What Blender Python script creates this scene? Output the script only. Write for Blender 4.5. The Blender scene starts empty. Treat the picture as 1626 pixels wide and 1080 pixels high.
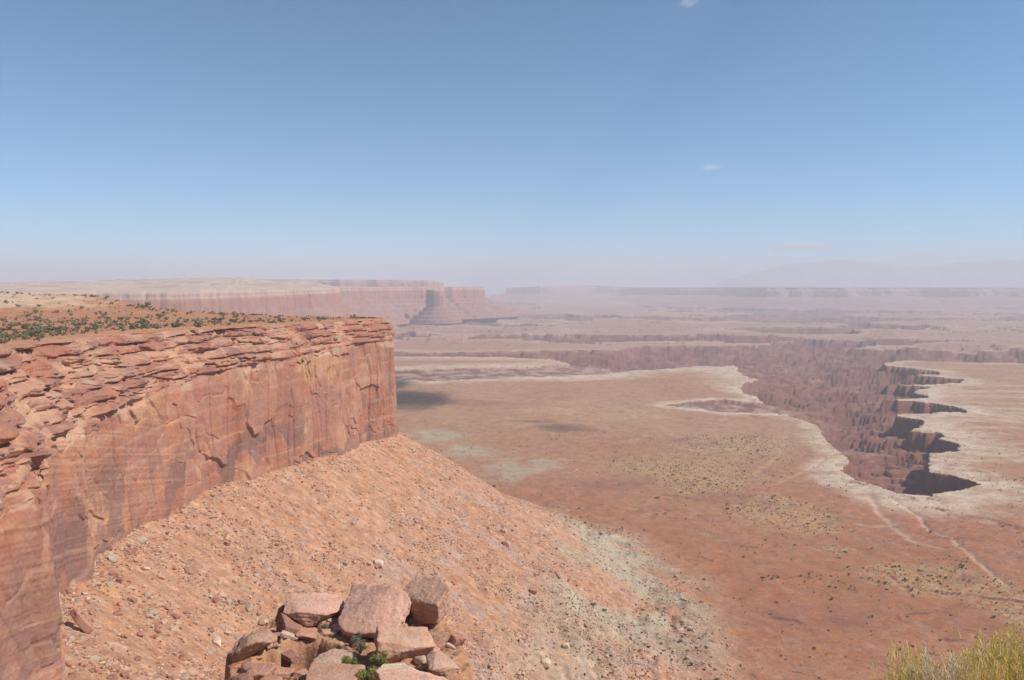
import bpy, math, random
import numpy as np
from mathutils import Vector, Matrix, Euler

# ------------------------------------------------------------------ camera, sky, sun, exposure
scene = bpy.context.scene
COL = scene.collection
FPX, CX, CY, YH = 1240.0, 813.0, 540.0, 456.0        # focal length and centre in photo pixels, horizon row
PITCH = math.atan((CY - YH) / FPX)
cam = bpy.data.cameras.new('camera')
cam.sensor_width = 23.6
cam.lens = 23.6 * FPX / 1626.0
cam.clip_start, cam.clip_end = 0.1, 300000.0
camo = bpy.data.objects.new('camera', cam)
COL.objects.link(camo)
camo.location = (0, 0, 0)
camo.rotation_euler = (math.radians(90) - PITCH, 0, 0)
scene.camera = camo

SUN_AZ, SUN_EL = math.radians(97), math.radians(47)     # clockwise from the viewing direction
SUN = Vector((math.sin(SUN_AZ) * math.cos(SUN_EL), math.cos(SUN_AZ) * math.cos(SUN_EL), math.sin(SUN_EL)))
world = bpy.data.worlds.new('World')
scene.world = world
world.use_nodes = True
wn = world.node_tree
sky = wn.nodes.new('ShaderNodeTexSky')
sky.sky_type = 'NISHITA'
sky.sun_disc = False
sky.sun_elevation, sky.sun_rotation = SUN_EL, SUN_AZ
sky.altitude, sky.air_density, sky.dust_density, sky.ozone_density = 3000, 0.8, 2.0, 8.0
bg = wn.nodes['Background']
bg.inputs['Strength'].default_value = 0.15
tint = wn.nodes.new('ShaderNodeMix'); tint.data_type = 'RGBA'; tint.blend_type = 'MULTIPLY'
tint.inputs[0].default_value = 1.0; tint.inputs[7].default_value = (0.74, 0.98, 0.82, 1)
wn.links.new(sky.outputs[0], tint.inputs[6]); wn.links.new(tint.outputs[2], bg.inputs[0])
sun = bpy.data.lights.new('sun', 'SUN')
sun.energy, sun.angle, sun.color = 4.2, math.radians(0.5), (1.0, 0.95, 0.87)
suno = bpy.data.objects.new('sun', sun)
COL.objects.link(suno)
suno.rotation_euler = SUN.to_track_quat('Z', 'Y').to_euler()
scene.view_settings.view_transform = 'Standard'
scene.view_settings.look = 'None'
scene.view_settings.exposure = 0.30
scene.view_settings.gamma = 1.0
scene.render.engine = 'CYCLES'
scene.cycles.use_denoising = True
scene.cycles.volume_bounces = 1
scene.cycles.max_bounces = 5
scene.cycles.diffuse_bounces = 3
scene.cycles.transparent_max_bounces = 16

HAZE_DENSITY = 7.8e-5
HAZE_COLOR = (0.88, 0.89, 0.96)

# ------------------------------------------------------------------ numpy helpers
F4 = np.float32


def _hash(ix, iy, seed):
    h = (ix.astype(np.uint32) * np.uint32(374761393) + iy.astype(np.uint32) * np.uint32(668265263)
         + np.uint32((seed * 974711 + 12345) & 0xffffffff))
    h = (h ^ (h >> np.uint32(13))) * np.uint32(1274126177)
    return h ^ (h >> np.uint32(16))


_A = np.linspace(0, 2 * np.pi, 256, endpoint=False)
_GX, _GY = np.cos(_A).astype(F4), np.sin(_A).astype(F4)


def noise2(x, y, seed=0):
    x = np.asarray(x, dtype=np.float64); y = np.asarray(y, dtype=np.float64)
    xi, yi = np.floor(x), np.floor(y)
    fx, fy = (x - xi).astype(F4), (y - yi).astype(F4)
    xi = xi.astype(np.int64); yi = yi.astype(np.int64)
    u = fx * fx * fx * (fx * (fx * 6 - 15) + 10)
    v = fy * fy * fy * (fy * (fy * 6 - 15) + 10)

    def g(dx, dy):
        k = _hash(xi + dx, yi + dy, seed) & np.uint32(255)
        return _GX[k] * (fx - dx) + _GY[k] * (fy - dy)
    a = g(0, 0); b = g(1, 0)
    n0 = a + u * (b - a)
    a = g(0, 1); b = g(1, 1)
    n1 = a + u * (b - a)
    return (n0 + v * (n1 - n0)) * F4(1.4)


def fbm(x, y, octv=4, seed=0, gain=0.5, lac=2.03, ridged=False):
    out = 0.0; amp = 1.0; tot = 0.0
    for i in range(octv):
        n = noise2(x, y, seed + i * 17)
        if ridged:
            n = 1.0 - 2.0 * np.abs(n)
        out = out + n * F4(amp)
        tot += amp
        x = x * lac + 13.7; y = y * lac - 7.3; amp *= gain
    return out / F4(tot)


def cells(x, y, seed=0):
    """Worley cells: distance to the nearest and second site and a random value per cell."""
    xi, yi = np.floor(x).astype(np.int64), np.floor(y).astype(np.int64)
    d1 = np.full(x.shape, 9.0, F4); d2 = d1.copy(); idv = np.zeros(x.shape, F4)
    for dx in (-1, 0, 1):
        for dy in (-1, 0, 1):
            h = _hash(xi + dx, yi + dy, seed)
            px = (xi + dx) + (h & np.uint32(1023)) / 1023.0
            py = (yi + dy) + ((h >> np.uint32(10)) & np.uint32(1023)) / 1023.0
            d = np.sqrt((px - x) ** 2 + (py - y) ** 2).astype(F4)
            r = ((h >> np.uint32(20)) & np.uint32(1023)).astype(F4) / F4(1023)
            m = d < d1
            d2 = np.where(m, d1, np.minimum(d2, d))
            idv = np.where(m, r, idv)
            d1 = np.where(m, d, d1)
    return d1, d2, idv


def ss(a, b, x):
    t = np.clip((x - a) / (b - a), 0, 1)
    return t * t * (3 - 2 * t)


def mixc(c, col, m):
    return c + (np.array(col, F4) - c) * np.asarray(m, F4)[..., None]


def ray(px, py):
    a, b = (px - CX) / FPX, (py - CY) / FPX
    c, s = math.cos(PITCH), math.sin(PITCH)
    return a, c - b * s, -s - b * c


def P(px, py, z):
    """Where the sight line through a photo pixel meets the level z."""
    dx, dy, dz = ray(px, py)
    t = z / dz
    return dx * t, dy * t


def Q(px, py, Y):
    """Where the sight line through a photo pixel is Y metres ahead."""
    dx, dy, dz = ray(px, py)
    t = Y / dy
    return dx * t, Y, dz * t


def seg_dist(x, y, pts, closed=True):
    """Distance to a polyline (negative inside when closed)."""
    pts = np.asarray(pts, np.float64)
    n = len(pts)
    best = np.full(x.shape, 1e18); inside = np.zeros(x.shape, bool)
    for i in range(n if closed else n - 1):
        ax, ay = pts[i]; bx, by = pts[(i + 1) % n]
        ex, ey = bx - ax, by - ay
        L = ex * ex + ey * ey + 1e-12
        t = np.clip(((x - ax) * ex + (y - ay) * ey) / L, 0, 1)
        d = (x - ax - t * ex) ** 2 + (y - ay - t * ey) ** 2
        best = np.minimum(best, d)
        if closed:
            c = (ay > y) != (by > y)
            if abs(ey) > 1e-12:
                inside ^= c & (x < ax + (y - ay) * ex / ey)
    d = np.sqrt(best)
    return np.where(inside, -d, d) if closed else d


def make_mesh(name, V, faces, cols=None, uv=None, smooth=True, mats=(), parent=None, link=True):
    """faces: list of (n,k) index arrays. cols: per-vertex linear albedo."""
    me = bpy.data.meshes.new(name)
    V = np.ascontiguousarray(V, F4)
    faces = [np.asarray(f, np.int32) for f in (faces if isinstance(faces, list) else [faces]) if len(f)]
    me.vertices.add(len(V)); me.vertices.foreach_set('co', V.ravel())
    nl = sum(f.size for f in faces); npoly = sum(len(f) for f in faces)
    me.loops.add(nl); me.polygons.add(npoly)
    li = np.concatenate([f.ravel() for f in faces])
    me.loops.foreach_set('vertex_index', li)
    tot = np.concatenate([np.full(len(f), f.shape[1], np.int32) for f in faces])
    st = np.concatenate([[0], np.cumsum(tot)[:-1]]).astype(np.int32)
    me.polygons.foreach_set('loop_start', st)
    me.polygons.foreach_set('loop_total', tot)
    me.update(calc_edges=True)
    me.polygons.foreach_set('use_smooth', np.full(npoly, smooth, bool))
    if cols is not None:
        at = me.color_attributes.new('Col', 'FLOAT_COLOR', 'POINT')
        c4 = np.ones((len(V), 4), F4); c4[:, :3] = np.clip(cols, 0.005, 0.95)
        at.data.foreach_set('color', c4.ravel())
    for m in mats:
        me.materials.append(m)
    if not link:
        return me
    o = bpy.data.objects.new(name, me)
    COL.objects.link(o)
    if parent:
        o.parent = parent
    return o


def grid_faces(nr, nc, keep=None, closed=False):
    i = np.arange(nr - 1)[:, None] * nc
    j = np.arange(nc if closed else nc - 1)[None, :]
    j2 = (j + 1) % nc
    f = np.stack([i + j, i + j2, i + nc + j2, i + nc + j], -1)
    if keep is not None:
        f = f[keep]
    return f.reshape(-1, 4)


def compact(V, f, c):
    used = np.unique(f)
    mp = np.full(len(V), -1, np.int32); mp[used] = np.arange(len(used))
    return V[used], mp[f], c[used]


def tag(o, label=None, cat=None, group=None, kind=None):
    if label: o['label'] = label
    if cat: o['category'] = cat
    if group: o['group'] = group
    if kind: o['kind'] = kind
    return o


# ------------------------------------------------------------------ materials
def rock_mat(name, grain=(0.5, 4.0), amp=0.25, bump=0.3, bdist=0.3, rough=0.95, attr=True, base=(.4, .2, .1), hue=0.06):
    m = bpy.data.materials.new(name); m.use_nodes = True
    nt = m.node_tree; N = nt.nodes; L = nt.links
    bs = N['Principled BSDF']
    bs.inputs['Roughness'].default_value = rough
    bs.inputs['Specular IOR Level'].default_value = 0.12
    tc = N.new('ShaderNodeTexCoord')
    if attr:
        a = N.new('ShaderNodeAttribute'); a.attribute_name = 'Col'; src = a.outputs['Color']
    else:
        a = N.new('ShaderNodeRGB'); a.outputs[0].default_value = (*base, 1); src = a.outputs[0]
    hs = []
    for k, s in enumerate(grain):
        n = N.new('ShaderNodeTexNoise')
        n.inputs['Scale'].default_value = s; n.inputs['Detail'].default_value = 6; n.inputs['Roughness'].default_value = 0.65
        L.new(tc.outputs['Object'], n.inputs['Vector'])
        hs.append(n)
    add = N.new('ShaderNodeMath'); add.operation = 'ADD'
    L.new(hs[0].outputs['Fac'], add.inputs[0]); L.new(hs[-1].outputs['Fac'], add.inputs[1])
    mr = N.new('ShaderNodeMapRange')
    mr.inputs['From Min'].default_value = 0.7; mr.inputs['From Max'].default_value = 1.3
    mr.inputs['To Min'].default_value = 1 - amp; mr.inputs['To Max'].default_value = 1 + amp
    L.new(add.outputs[0], mr.inputs['Value'])
    mul = N.new('ShaderNodeVectorMath'); mul.operation = 'SCALE'
    L.new(src, mul.inputs[0]); L.new(mr.outputs[0], mul.inputs['Scale'])
    hsv = N.new('ShaderNodeHueSaturation')
    L.new(mul.outputs[0], hsv.inputs['Color'])
    mr2 = N.new('ShaderNodeMapRange')
    mr2.inputs['From Min'].default_value = 0.3; mr2.inputs['From Max'].default_value = 0.7
    mr2.inputs['To Min'].default_value = 1 - 2.5 * hue; mr2.inputs['To Max'].default_value = 1 + 2.5 * hue
    L.new(hs[0].outputs['Color'], mr2.inputs['Value'])
    L.new(mr2.outputs[0], hsv.inputs['Saturation'])
    L.new(hsv.outputs[0], bs.inputs['Base Color'])
    if bump > 0:
        b = N.new('ShaderNodeBump'); b.inputs['Strength'].default_value = bump; b.inputs['Distance'].default_value = bdist
        L.new(add.outputs[0], b.inputs['Height']); L.new(b.outputs[0], bs.inputs['Normal'])
    return m


def leaf_mat(name, c1, c2, scale=3.0):
    m = bpy.data.materials.new(name); m.use_nodes = True
    nt = m.node_tree; N = nt.nodes; L = nt.links
    bs = N['Principled BSDF']; bs.inputs['Roughness'].default_value = 0.8
    bs.inputs['Specular IOR Level'].default_value = 0.15
    g = N.new('ShaderNodeNewGeometry'); oi = N.new('ShaderNodeObjectInfo')
    add = N.new('ShaderNodeMath'); add.operation = 'ADD'
    mu = N.new('ShaderNodeMath'); mu.operation = 'MULTIPLY'; mu.inputs[1].default_value = 0.5
    mu2 = N.new('ShaderNodeMath'); mu2.operation = 'MULTIPLY'; mu2.inputs[1].default_value = 0.5
    L.new(g.outputs['Random Per Island'], mu.inputs[0]); L.new(oi.outputs['Random'], mu2.inputs[0])
    L.new(mu.outputs[0], add.inputs[0]); L.new(mu2.outputs[0], add.inputs[1])
    mx = N.new('ShaderNodeMix'); mx.data_type = 'RGBA'
    mx.inputs[6].default_value = (*c1, 1); mx.inputs[7].default_value = (*c2, 1)
    L.new(add.outputs[0], mx.inputs[0]); L.new(mx.outputs[2], bs.inputs['Base Color'])
    return m


M_floor = rock_mat('desert_soil', (0.05, 0.4), 0.27, 0.35, 1.5)
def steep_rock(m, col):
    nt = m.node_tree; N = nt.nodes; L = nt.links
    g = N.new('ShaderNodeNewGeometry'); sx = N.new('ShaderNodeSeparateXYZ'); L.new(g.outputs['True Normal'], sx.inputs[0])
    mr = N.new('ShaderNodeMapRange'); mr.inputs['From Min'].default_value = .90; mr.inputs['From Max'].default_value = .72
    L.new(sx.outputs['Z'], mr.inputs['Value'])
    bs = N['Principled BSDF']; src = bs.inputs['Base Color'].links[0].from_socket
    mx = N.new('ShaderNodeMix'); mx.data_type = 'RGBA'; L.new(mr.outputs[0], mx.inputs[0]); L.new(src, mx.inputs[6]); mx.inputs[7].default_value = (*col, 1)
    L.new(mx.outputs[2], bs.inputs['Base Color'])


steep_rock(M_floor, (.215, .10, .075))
M_talus = rock_mat('talus_debris', (0.1, 0.6), 0.32, 0.55, 1.2)
M_cliff = rock_mat('sandstone_cliff', (0.08, 0.7), 0.22, 0.5, 0.8)
M_mesa = rock_mat('far_sandstone', (0.004, 0.03), 0.16, 0.3, 8.0)
M_boulder = rock_mat('boulder_sandstone', (0.7, 4.0), 0.26, 0.6, 0.18)
M_rock = rock_mat('loose_rock', (0.2, 1.0), 0.25, 0.2, 0.1)

# ------------------------------------------------------------------ the lie of the land (plan outlines measured from the photograph)
ZP = -330.0          # level of the white rim bench
rim_px = [(-700, 610), (300, 606), (620, 604), (693, 605), (800, 600), (852, 598), (904, 597), (966, 593), (1000, 588),
          (1063, 586), (1111, 582), (1146, 582), (1161, 580), (1176, 591), (1186, 600), (1207, 604), (1188, 606), (1174, 616),
          (1182, 623), (1199, 629), (1211, 637.5), (1150, 634), (1094, 636), (1050, 640), (1088, 645), (1159, 653), (1215, 655),
          (1249, 657), (1282, 671), (1307, 685), (1318, 704), (1340, 721), (1346, 733), (1338, 741), (1356, 763), (1390, 775),
          (1415, 787), (1471, 789), (1473, 784.5), (1524, 779), (1559, 775.6), (1524, 761), (1487, 753), (1482, 747), (1473, 731),
          (1473, 721), (1534, 717), (1518, 705.6), (1489, 697), (1503, 693), (1493, 687), (1473, 687), (1447, 684), (1458, 681),
          (1462, 673), (1458, 666.7), (1425.6, 662), (1424, 657.8), (1496, 655.6), (1540, 654.5), (1524, 646.7), (1496, 642),
          (1451, 638), (1400, 636.7), (1447, 633), (1478, 629), (1449, 623), (1449, 621), (1478, 614), (1429, 611), (1396, 610),
          (1465, 610), (1524, 608.5), (1529, 603), (1496, 600), (1442, 595.6), (1485, 594), (1484, 591), (1447, 585.6), (1404, 582),
          (1402, 577), (1450, 572.5), (1491, 575), (1626, 578), (2100, 584), (3000, 600)]
bench_main = [P(x, y, ZP) for x, y in rim_px] + [(9000, 1500), (9000, -3000), (-9000, -3000)]
bench_b = [P(x, y, ZP) for x, y in [(200, 588), (620, 587), (700, 586), (790, 584), (860, 581), (905, 578), (880, 571), (800, 567), (600, 566), (200, 566)]]
bench_c = [P(x, y, ZP) for x, y in [(200, 560), (600, 559), (760, 558), (880, 557.5), (985, 557), (1000, 550), (1100, 549), (1225, 549),
                                    (1260, 545), (1225, 541), (1000, 541), (905, 543), (880, 538), (200, 538)]]
bench_d = [P(x, y, ZP) for x, y in [(300, 532), (660, 531), (760, 530), (905, 531), (930, 526), (1110, 522), (1090, 518), (300, 518)]]
bench_e = [P(x, y, ZP) for x, y in [(1330, 552), (1450, 556), (1700, 560), (1760, 548), (1600, 541), (1450, 545)]]
bench_f = [P(x, y, ZP) for x, y in [(1250, 532), (1400, 535), (1520, 531), (1760, 536), (1760, 527), (1400, 524)]]
wash_a = [P(x, y, ZP) for x, y in [(1381, 787), (1395, 809), (1417, 836), (1448, 858), (1500, 872)]]
wash_b = [P(x, y, ZP) for x, y in [(1412, 790), (1440, 806), (1462, 822), (1475, 842), (1515, 858), (1550, 889), (1568, 907), (1600, 930)]]
wash_c = [P(x, y, ZP) for x, y in [(1370, 832), (1390, 836), (1420, 834)]]
wash_d = [P(x, y, ZP) for x, y in [(1228, 770), (1290, 742), (1310, 728)]]
wash_e = [P(x, y, ZP) for x, y in [(1200, 752), (1240, 720), (1250, 690)]]
wash_f = [P(x, y, ZP) for x, y in [(1490, 810), (1530, 826), (1590, 832)]]

# base of the near cliff, from under the camera round the alcove to the tip of the mesa and back behind it
cliff_ctl = [(60, -70), (46, -22), (34, 2), (10, 8), (-14, 20), (-40, 44), (-74, 84), (-104, 132), (-126, 182), (-137, 222), (-148, 250), (-176, 292),
             (-197, 352), (-207, 430), (-212, 505), (-201, 570), (-177, 640), (-158, 705), (-146, 770), (-127, 806), (-121, 824),
             (-128, 848), (-160, 880), (-215, 905), (-389, 950), (-610, 1075), (-900, 1300)]


def spline(pts, step, closed=False):
    pts = np.array(pts, float); n = len(pts); out = []
    rng = range(n if closed else n - 1)
    for i in rng:
        if closed:
            p0, p1, p2, p3 = (pts[(i + k) % n] for k in (-1, 0, 1, 2))
        else:
            p0, p1, p2, p3 = pts[max(i - 1, 0)], pts[i], pts[i + 1], pts[min(i + 2, n - 1)]
        m = 24
        for t in np.arange(m) / m:
            out.append(0.5 * ((2 * p1) + (-p0 + p2) * t + (2 * p0 - 5 * p1 + 4 * p2 - p3) * t * t + (-p0 + 3 * p1 - 3 * p2 + p3) * t ** 3))
    if not closed:
        out.append(pts[-1])
    out = np.array(out)
    if closed:
        out = np.vstack([out, out[:1]])
    s = np.concatenate([[0], np.cumsum(np.hypot(*np.diff(out, axis=0).T))])
    k = np.arange(0, s[-1], step)
    return np.stack([np.interp(k, s, out[:, j]) for j in range(out.shape[1])], 1), k


cliff_line, _ = spline(cliff_ctl, 12.0)
mesa_poly = np.vstack([cliff_line, [(-2500, 1900), (-2500, -900), (200, -900)]])


def cliff_base_z(y):
    return -120 - 37 * np.clip((y - 200) / 615.0, -0.15, 1.0)


def rim_z(y):
    return -27 - 7 * np.clip((y - 350) / 450.0, 0, 1) + 25.2 * ss(190, 10, y)


def plain_z(x, y):
    h = ZP + 7 * fbm(x / 900, y / 900, 3, 1) + 3.2 * fbm(x / 170, y / 170, 5, 5) + 0.9 * fbm(x / 30, y / 30, 4, 6)
    for k, (sp, st, th) in enumerate(((105., 2.4, .02), (47., 1.3, .10))):
        q = (y + .35 * x) / sp + 1.5 * fbm(x / (sp * 2.2), y / (sp * 1.3), 5, 9 + 20 * k)
        f = q - np.floor(q)
        brk = ss(th, th + .14, fbm(x / (sp * .9), y / sp, 4, 21 + 20 * k))
        h = h + brk * st * (ss(.47, .53, f) - f)
    r = np.hypot(x, y); fr = ss(3400, 5000, r)
    q = fbm(x / 620, y / 420, 5, 35) * 4
    f = q - np.floor(q)
    h = h + fr * 16 * (np.floor(q) + ss(.6, .8, f)) * ss(-.3, .2, fbm(x / 1500, y / 900, 2, 37))
    return h


def land(x, y):
    """Height of the ground and what covers it."""
    r = np.hypot(x, y)
    lod = np.clip(1400 / np.maximum(r, 1), 0.0, 1.0)
    # --- canyon: distance beyond the nearest bench edge
    wx = x + 22 * fbm(x / 120, y / 120, 3, 41) + 9 * fbm(x / 30, y / 30, 3, 43)
    wy = y + 22 * fbm(x / 120 + 9, y / 120, 3, 45) + 9 * fbm(x / 30 + 5, y / 30, 3, 47)
    far = np.clip((r - 3000) / 4000, 0, 1)
    wx = wx + far * 330 * fbm(x / 700, y / 700, 4, 49); wy = wy + far * 560 * fbm(x / 700, y / 900, 4, 51)
    D = seg_dist(wx, wy, bench_main)
    for b in (bench_b, bench_c, bench_d, bench_e, bench_f):
        D = np.minimum(D, seg_dist(wx, wy, b))
    B = fbm(x / 2600, y / 1900, 5, 53)
    Df = (0.02 - B) * 1900 + np.clip((5600 - r) / 1400, 0, 1) * 3000
    D = np.minimum(D, Df)
    z0 = plain_z(x, y)
    # walls, then ledgy badland slopes stepping down
    Dp = np.maximum(D, 0)
    wall = 36 * ss(0, 9, Dp) * (1 - .5 * ss(2600, 3800, r) - .25 * ss(.0, .4, fbm(x / 500, y / 300, 3, 62)))
    rug = fbm(x / 420, y / 190, 3, 57, gain=.38, ridged=True)
    rug2 = fbm(x / 230, y / 80, 2, 59, gain=.35, ridged=True)
    cap = 88 + 34 * fbm(x / 1500, y / 1500, 2, 63)
    deep = np.minimum(Dp * 0.6, cap * (1 - np.exp(-Dp / 210)))
    deep = deep + (40 * (.45 - rug) + 20 * (.45 - rug2) + 15 * fbm(x / 85, y / 40, 2, 64, gain=.35) + 2 * fbm(x / 30, y / 22, 2, 60)) * ss(3, 55, Dp)
    deep = np.maximum(deep, 0.02 * Dp)
    st = 8.0
    q = deep / st + 0.25 * fbm(x / 200, y / 200, 2, 61)
    f = q - np.floor(q)
    deep = (np.floor(q) + ss(0.74, 0.92, f)) * st
    deep = np.maximum(deep, 0)
    nx_, ny_ = P(1140, 641, ZP); sh = np.exp(-(((x - nx_) / 260) ** 2 + ((y - ny_) / 170) ** 2) ** 2)
    sh = np.maximum(sh, ss(1130, 900, FPX * x / np.maximum(y, 1) + CX) * ss(2500, 2800, y) * ss(3500, 3300, y))
    wall = wall * (1 - .72 * sh); deep = deep * (1 - .85 * sh)
    zc = z0 - (wall + deep) * (D > 0)
    # low pale benches just behind the rim: bumps of slickrock
    rimb = np.exp(-np.maximum(-D, 0) / 70.0) * (D <= 0)
    knob = np.abs(fbm(x / 42, y / 30, 4, 67))
    zc = zc + rimb * (2.2 - 7 * knob) * lod
    # washes
    wash = np.full(x.shape, 0.0)
    near = (y < 3300) & (y > 300)
    if near.any():
        xn, yn = x[near], y[near]
        ww = 9 * fbm(xn / 40, yn / 40, 4, 71)
        acc = np.zeros(xn.shape)
        for w, wid, k in ((wash_a, 6, .7), (wash_b, 4.5, .75), (wash_c, 6, .6), (wash_d, 5, .4), (wash_e, 6, .3), (wash_f, 5, .5)):
            acc = np.maximum(acc, k * np.exp(-((seg_dist(xn + ww, yn + ww, w, False)) / wid) ** 2))
        wash[near] = acc
    zc = zc - 3.0 * wash
    # --- talus apron below the near mesa
    dm = np.full(x.shape, 1e9)
    near = (r < 2600) & (x < 1400)
    if near.any():
        dm[near] = seg_dist(x[near], y[near], mesa_poly)
    zb = cliff_base_z(y)
    g1 = fbm(x / 60, y / 60, 5, 73, ridged=True); g2 = fbm(x / 14, y / 14, 4, 75)
    g3 = fbm(x / 130, y / 130, 3, 77)
    de = np.maximum(dm + 26 * g3 * ss(30, 160, dm), 0)
    drop = np.where(de < 150, 0.66 * de, np.where(de < 250, 99 + 0.56 * (de - 150), 155 + 0.30 * (de - 250)))
    chin = ss(150, 215, de + 20 * g3) * ss(420, 300, de)
    rill = fbm(dm / 130 + 2 * g3, (y * .9 + x * .25) / 17, 3, 83)
    zt = zb - drop + (6.5 * np.abs(rill) * ss(10, 80, dm) + 2.4 * g1 + 0.9 * g2 + 0.55 * fbm(x / 4.5, y / 4.5, 3, 76)) * ss(0, 20, dm) + chin * (13 * fbm(x / 75, y / 75, 4, 79) + 5 * np.abs(fbm(x / 24, y / 24, 4, 81)))
    lower = np.clip(dm, 0, 1e8)
    zt = zt + 9 * fbm(x / 55, y / 55, 4, 84) * ss(190, 280, de)
    zt = np.where(dm > 700, -1e4, zt)
    k = 16.0
    h = np.clip(0.5 + 0.5 * (zt - zc) / k, 0, 1)
    z = zc + (zt - zc) * h + k * h * (1 - h)
    z = np.where(zt < zc - 100, zc, z)
    talus = (zt > zc - 2)
    return dict(z=z, D=D, wash=wash, dm=dm, de=de, talus=talus, h=h, chin=chin, sh=sh, rug=rug, g3=g3, rimb=rimb, deep=deep, r=r, zp=z0)


RED = (.33, .130, .066); TAN = (.37, .205, .122); ORANGE = (.425, .226, .138); WHITE = (.56, .44, .33)
YEL = (.44, .295, .15); CANY = (.175, .080, .060); GREY = (.37, .315, .225); DEEP = (.24, .105, .075)


def blob(x, y, spots, seed):
    """Patches given as photo pixel ellipses on the plain."""
    w = 0.95 * fbm(x / 190, y / 170, 5, seed)
    out = np.zeros(x.shape)
    for px, py, rx, ry in spots:
        cx, cy = P(px, py, ZP)
        sx = rx * cy / FPX
        y1 = P(px, py - ry, ZP)[1]; y2 = P(px, py + ry, ZP)[1]
        sy = (y1 - y2) / 2
        d = ((x - cx) / sx) ** 2 + ((y - cy) / sy) ** 2
        out = np.maximum(out, ss(1.25, 0.55, np.sqrt(d) + w))
    return out


YELLOW_SPOTS = [(1120, 745, 120, 30), (1250, 808, 85, 34), (1170, 702, 100, 16), (1500, 925, 120, 26), (1290, 835, 40, 16), (1440, 910, 65, 18), (1600, 960, 55, 30),
                (1000, 655, 60, 10), (880, 650, 60, 7), (1060, 735, 30, 10), (1330, 870, 40, 8)]
GREEN_SPOTS = [(690, 690, 60, 14), (740, 715, 60, 14), (790, 755, 40, 8), (830, 740, 60, 14)]
DARK_SPOTS = [(1150, 790, 60, 10), (760, 640, 60, 6), (980, 770, 90, 14), (1290, 985, 120, 25), (1560, 920, 60, 10), (1100, 700, 50, 8)]


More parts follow.
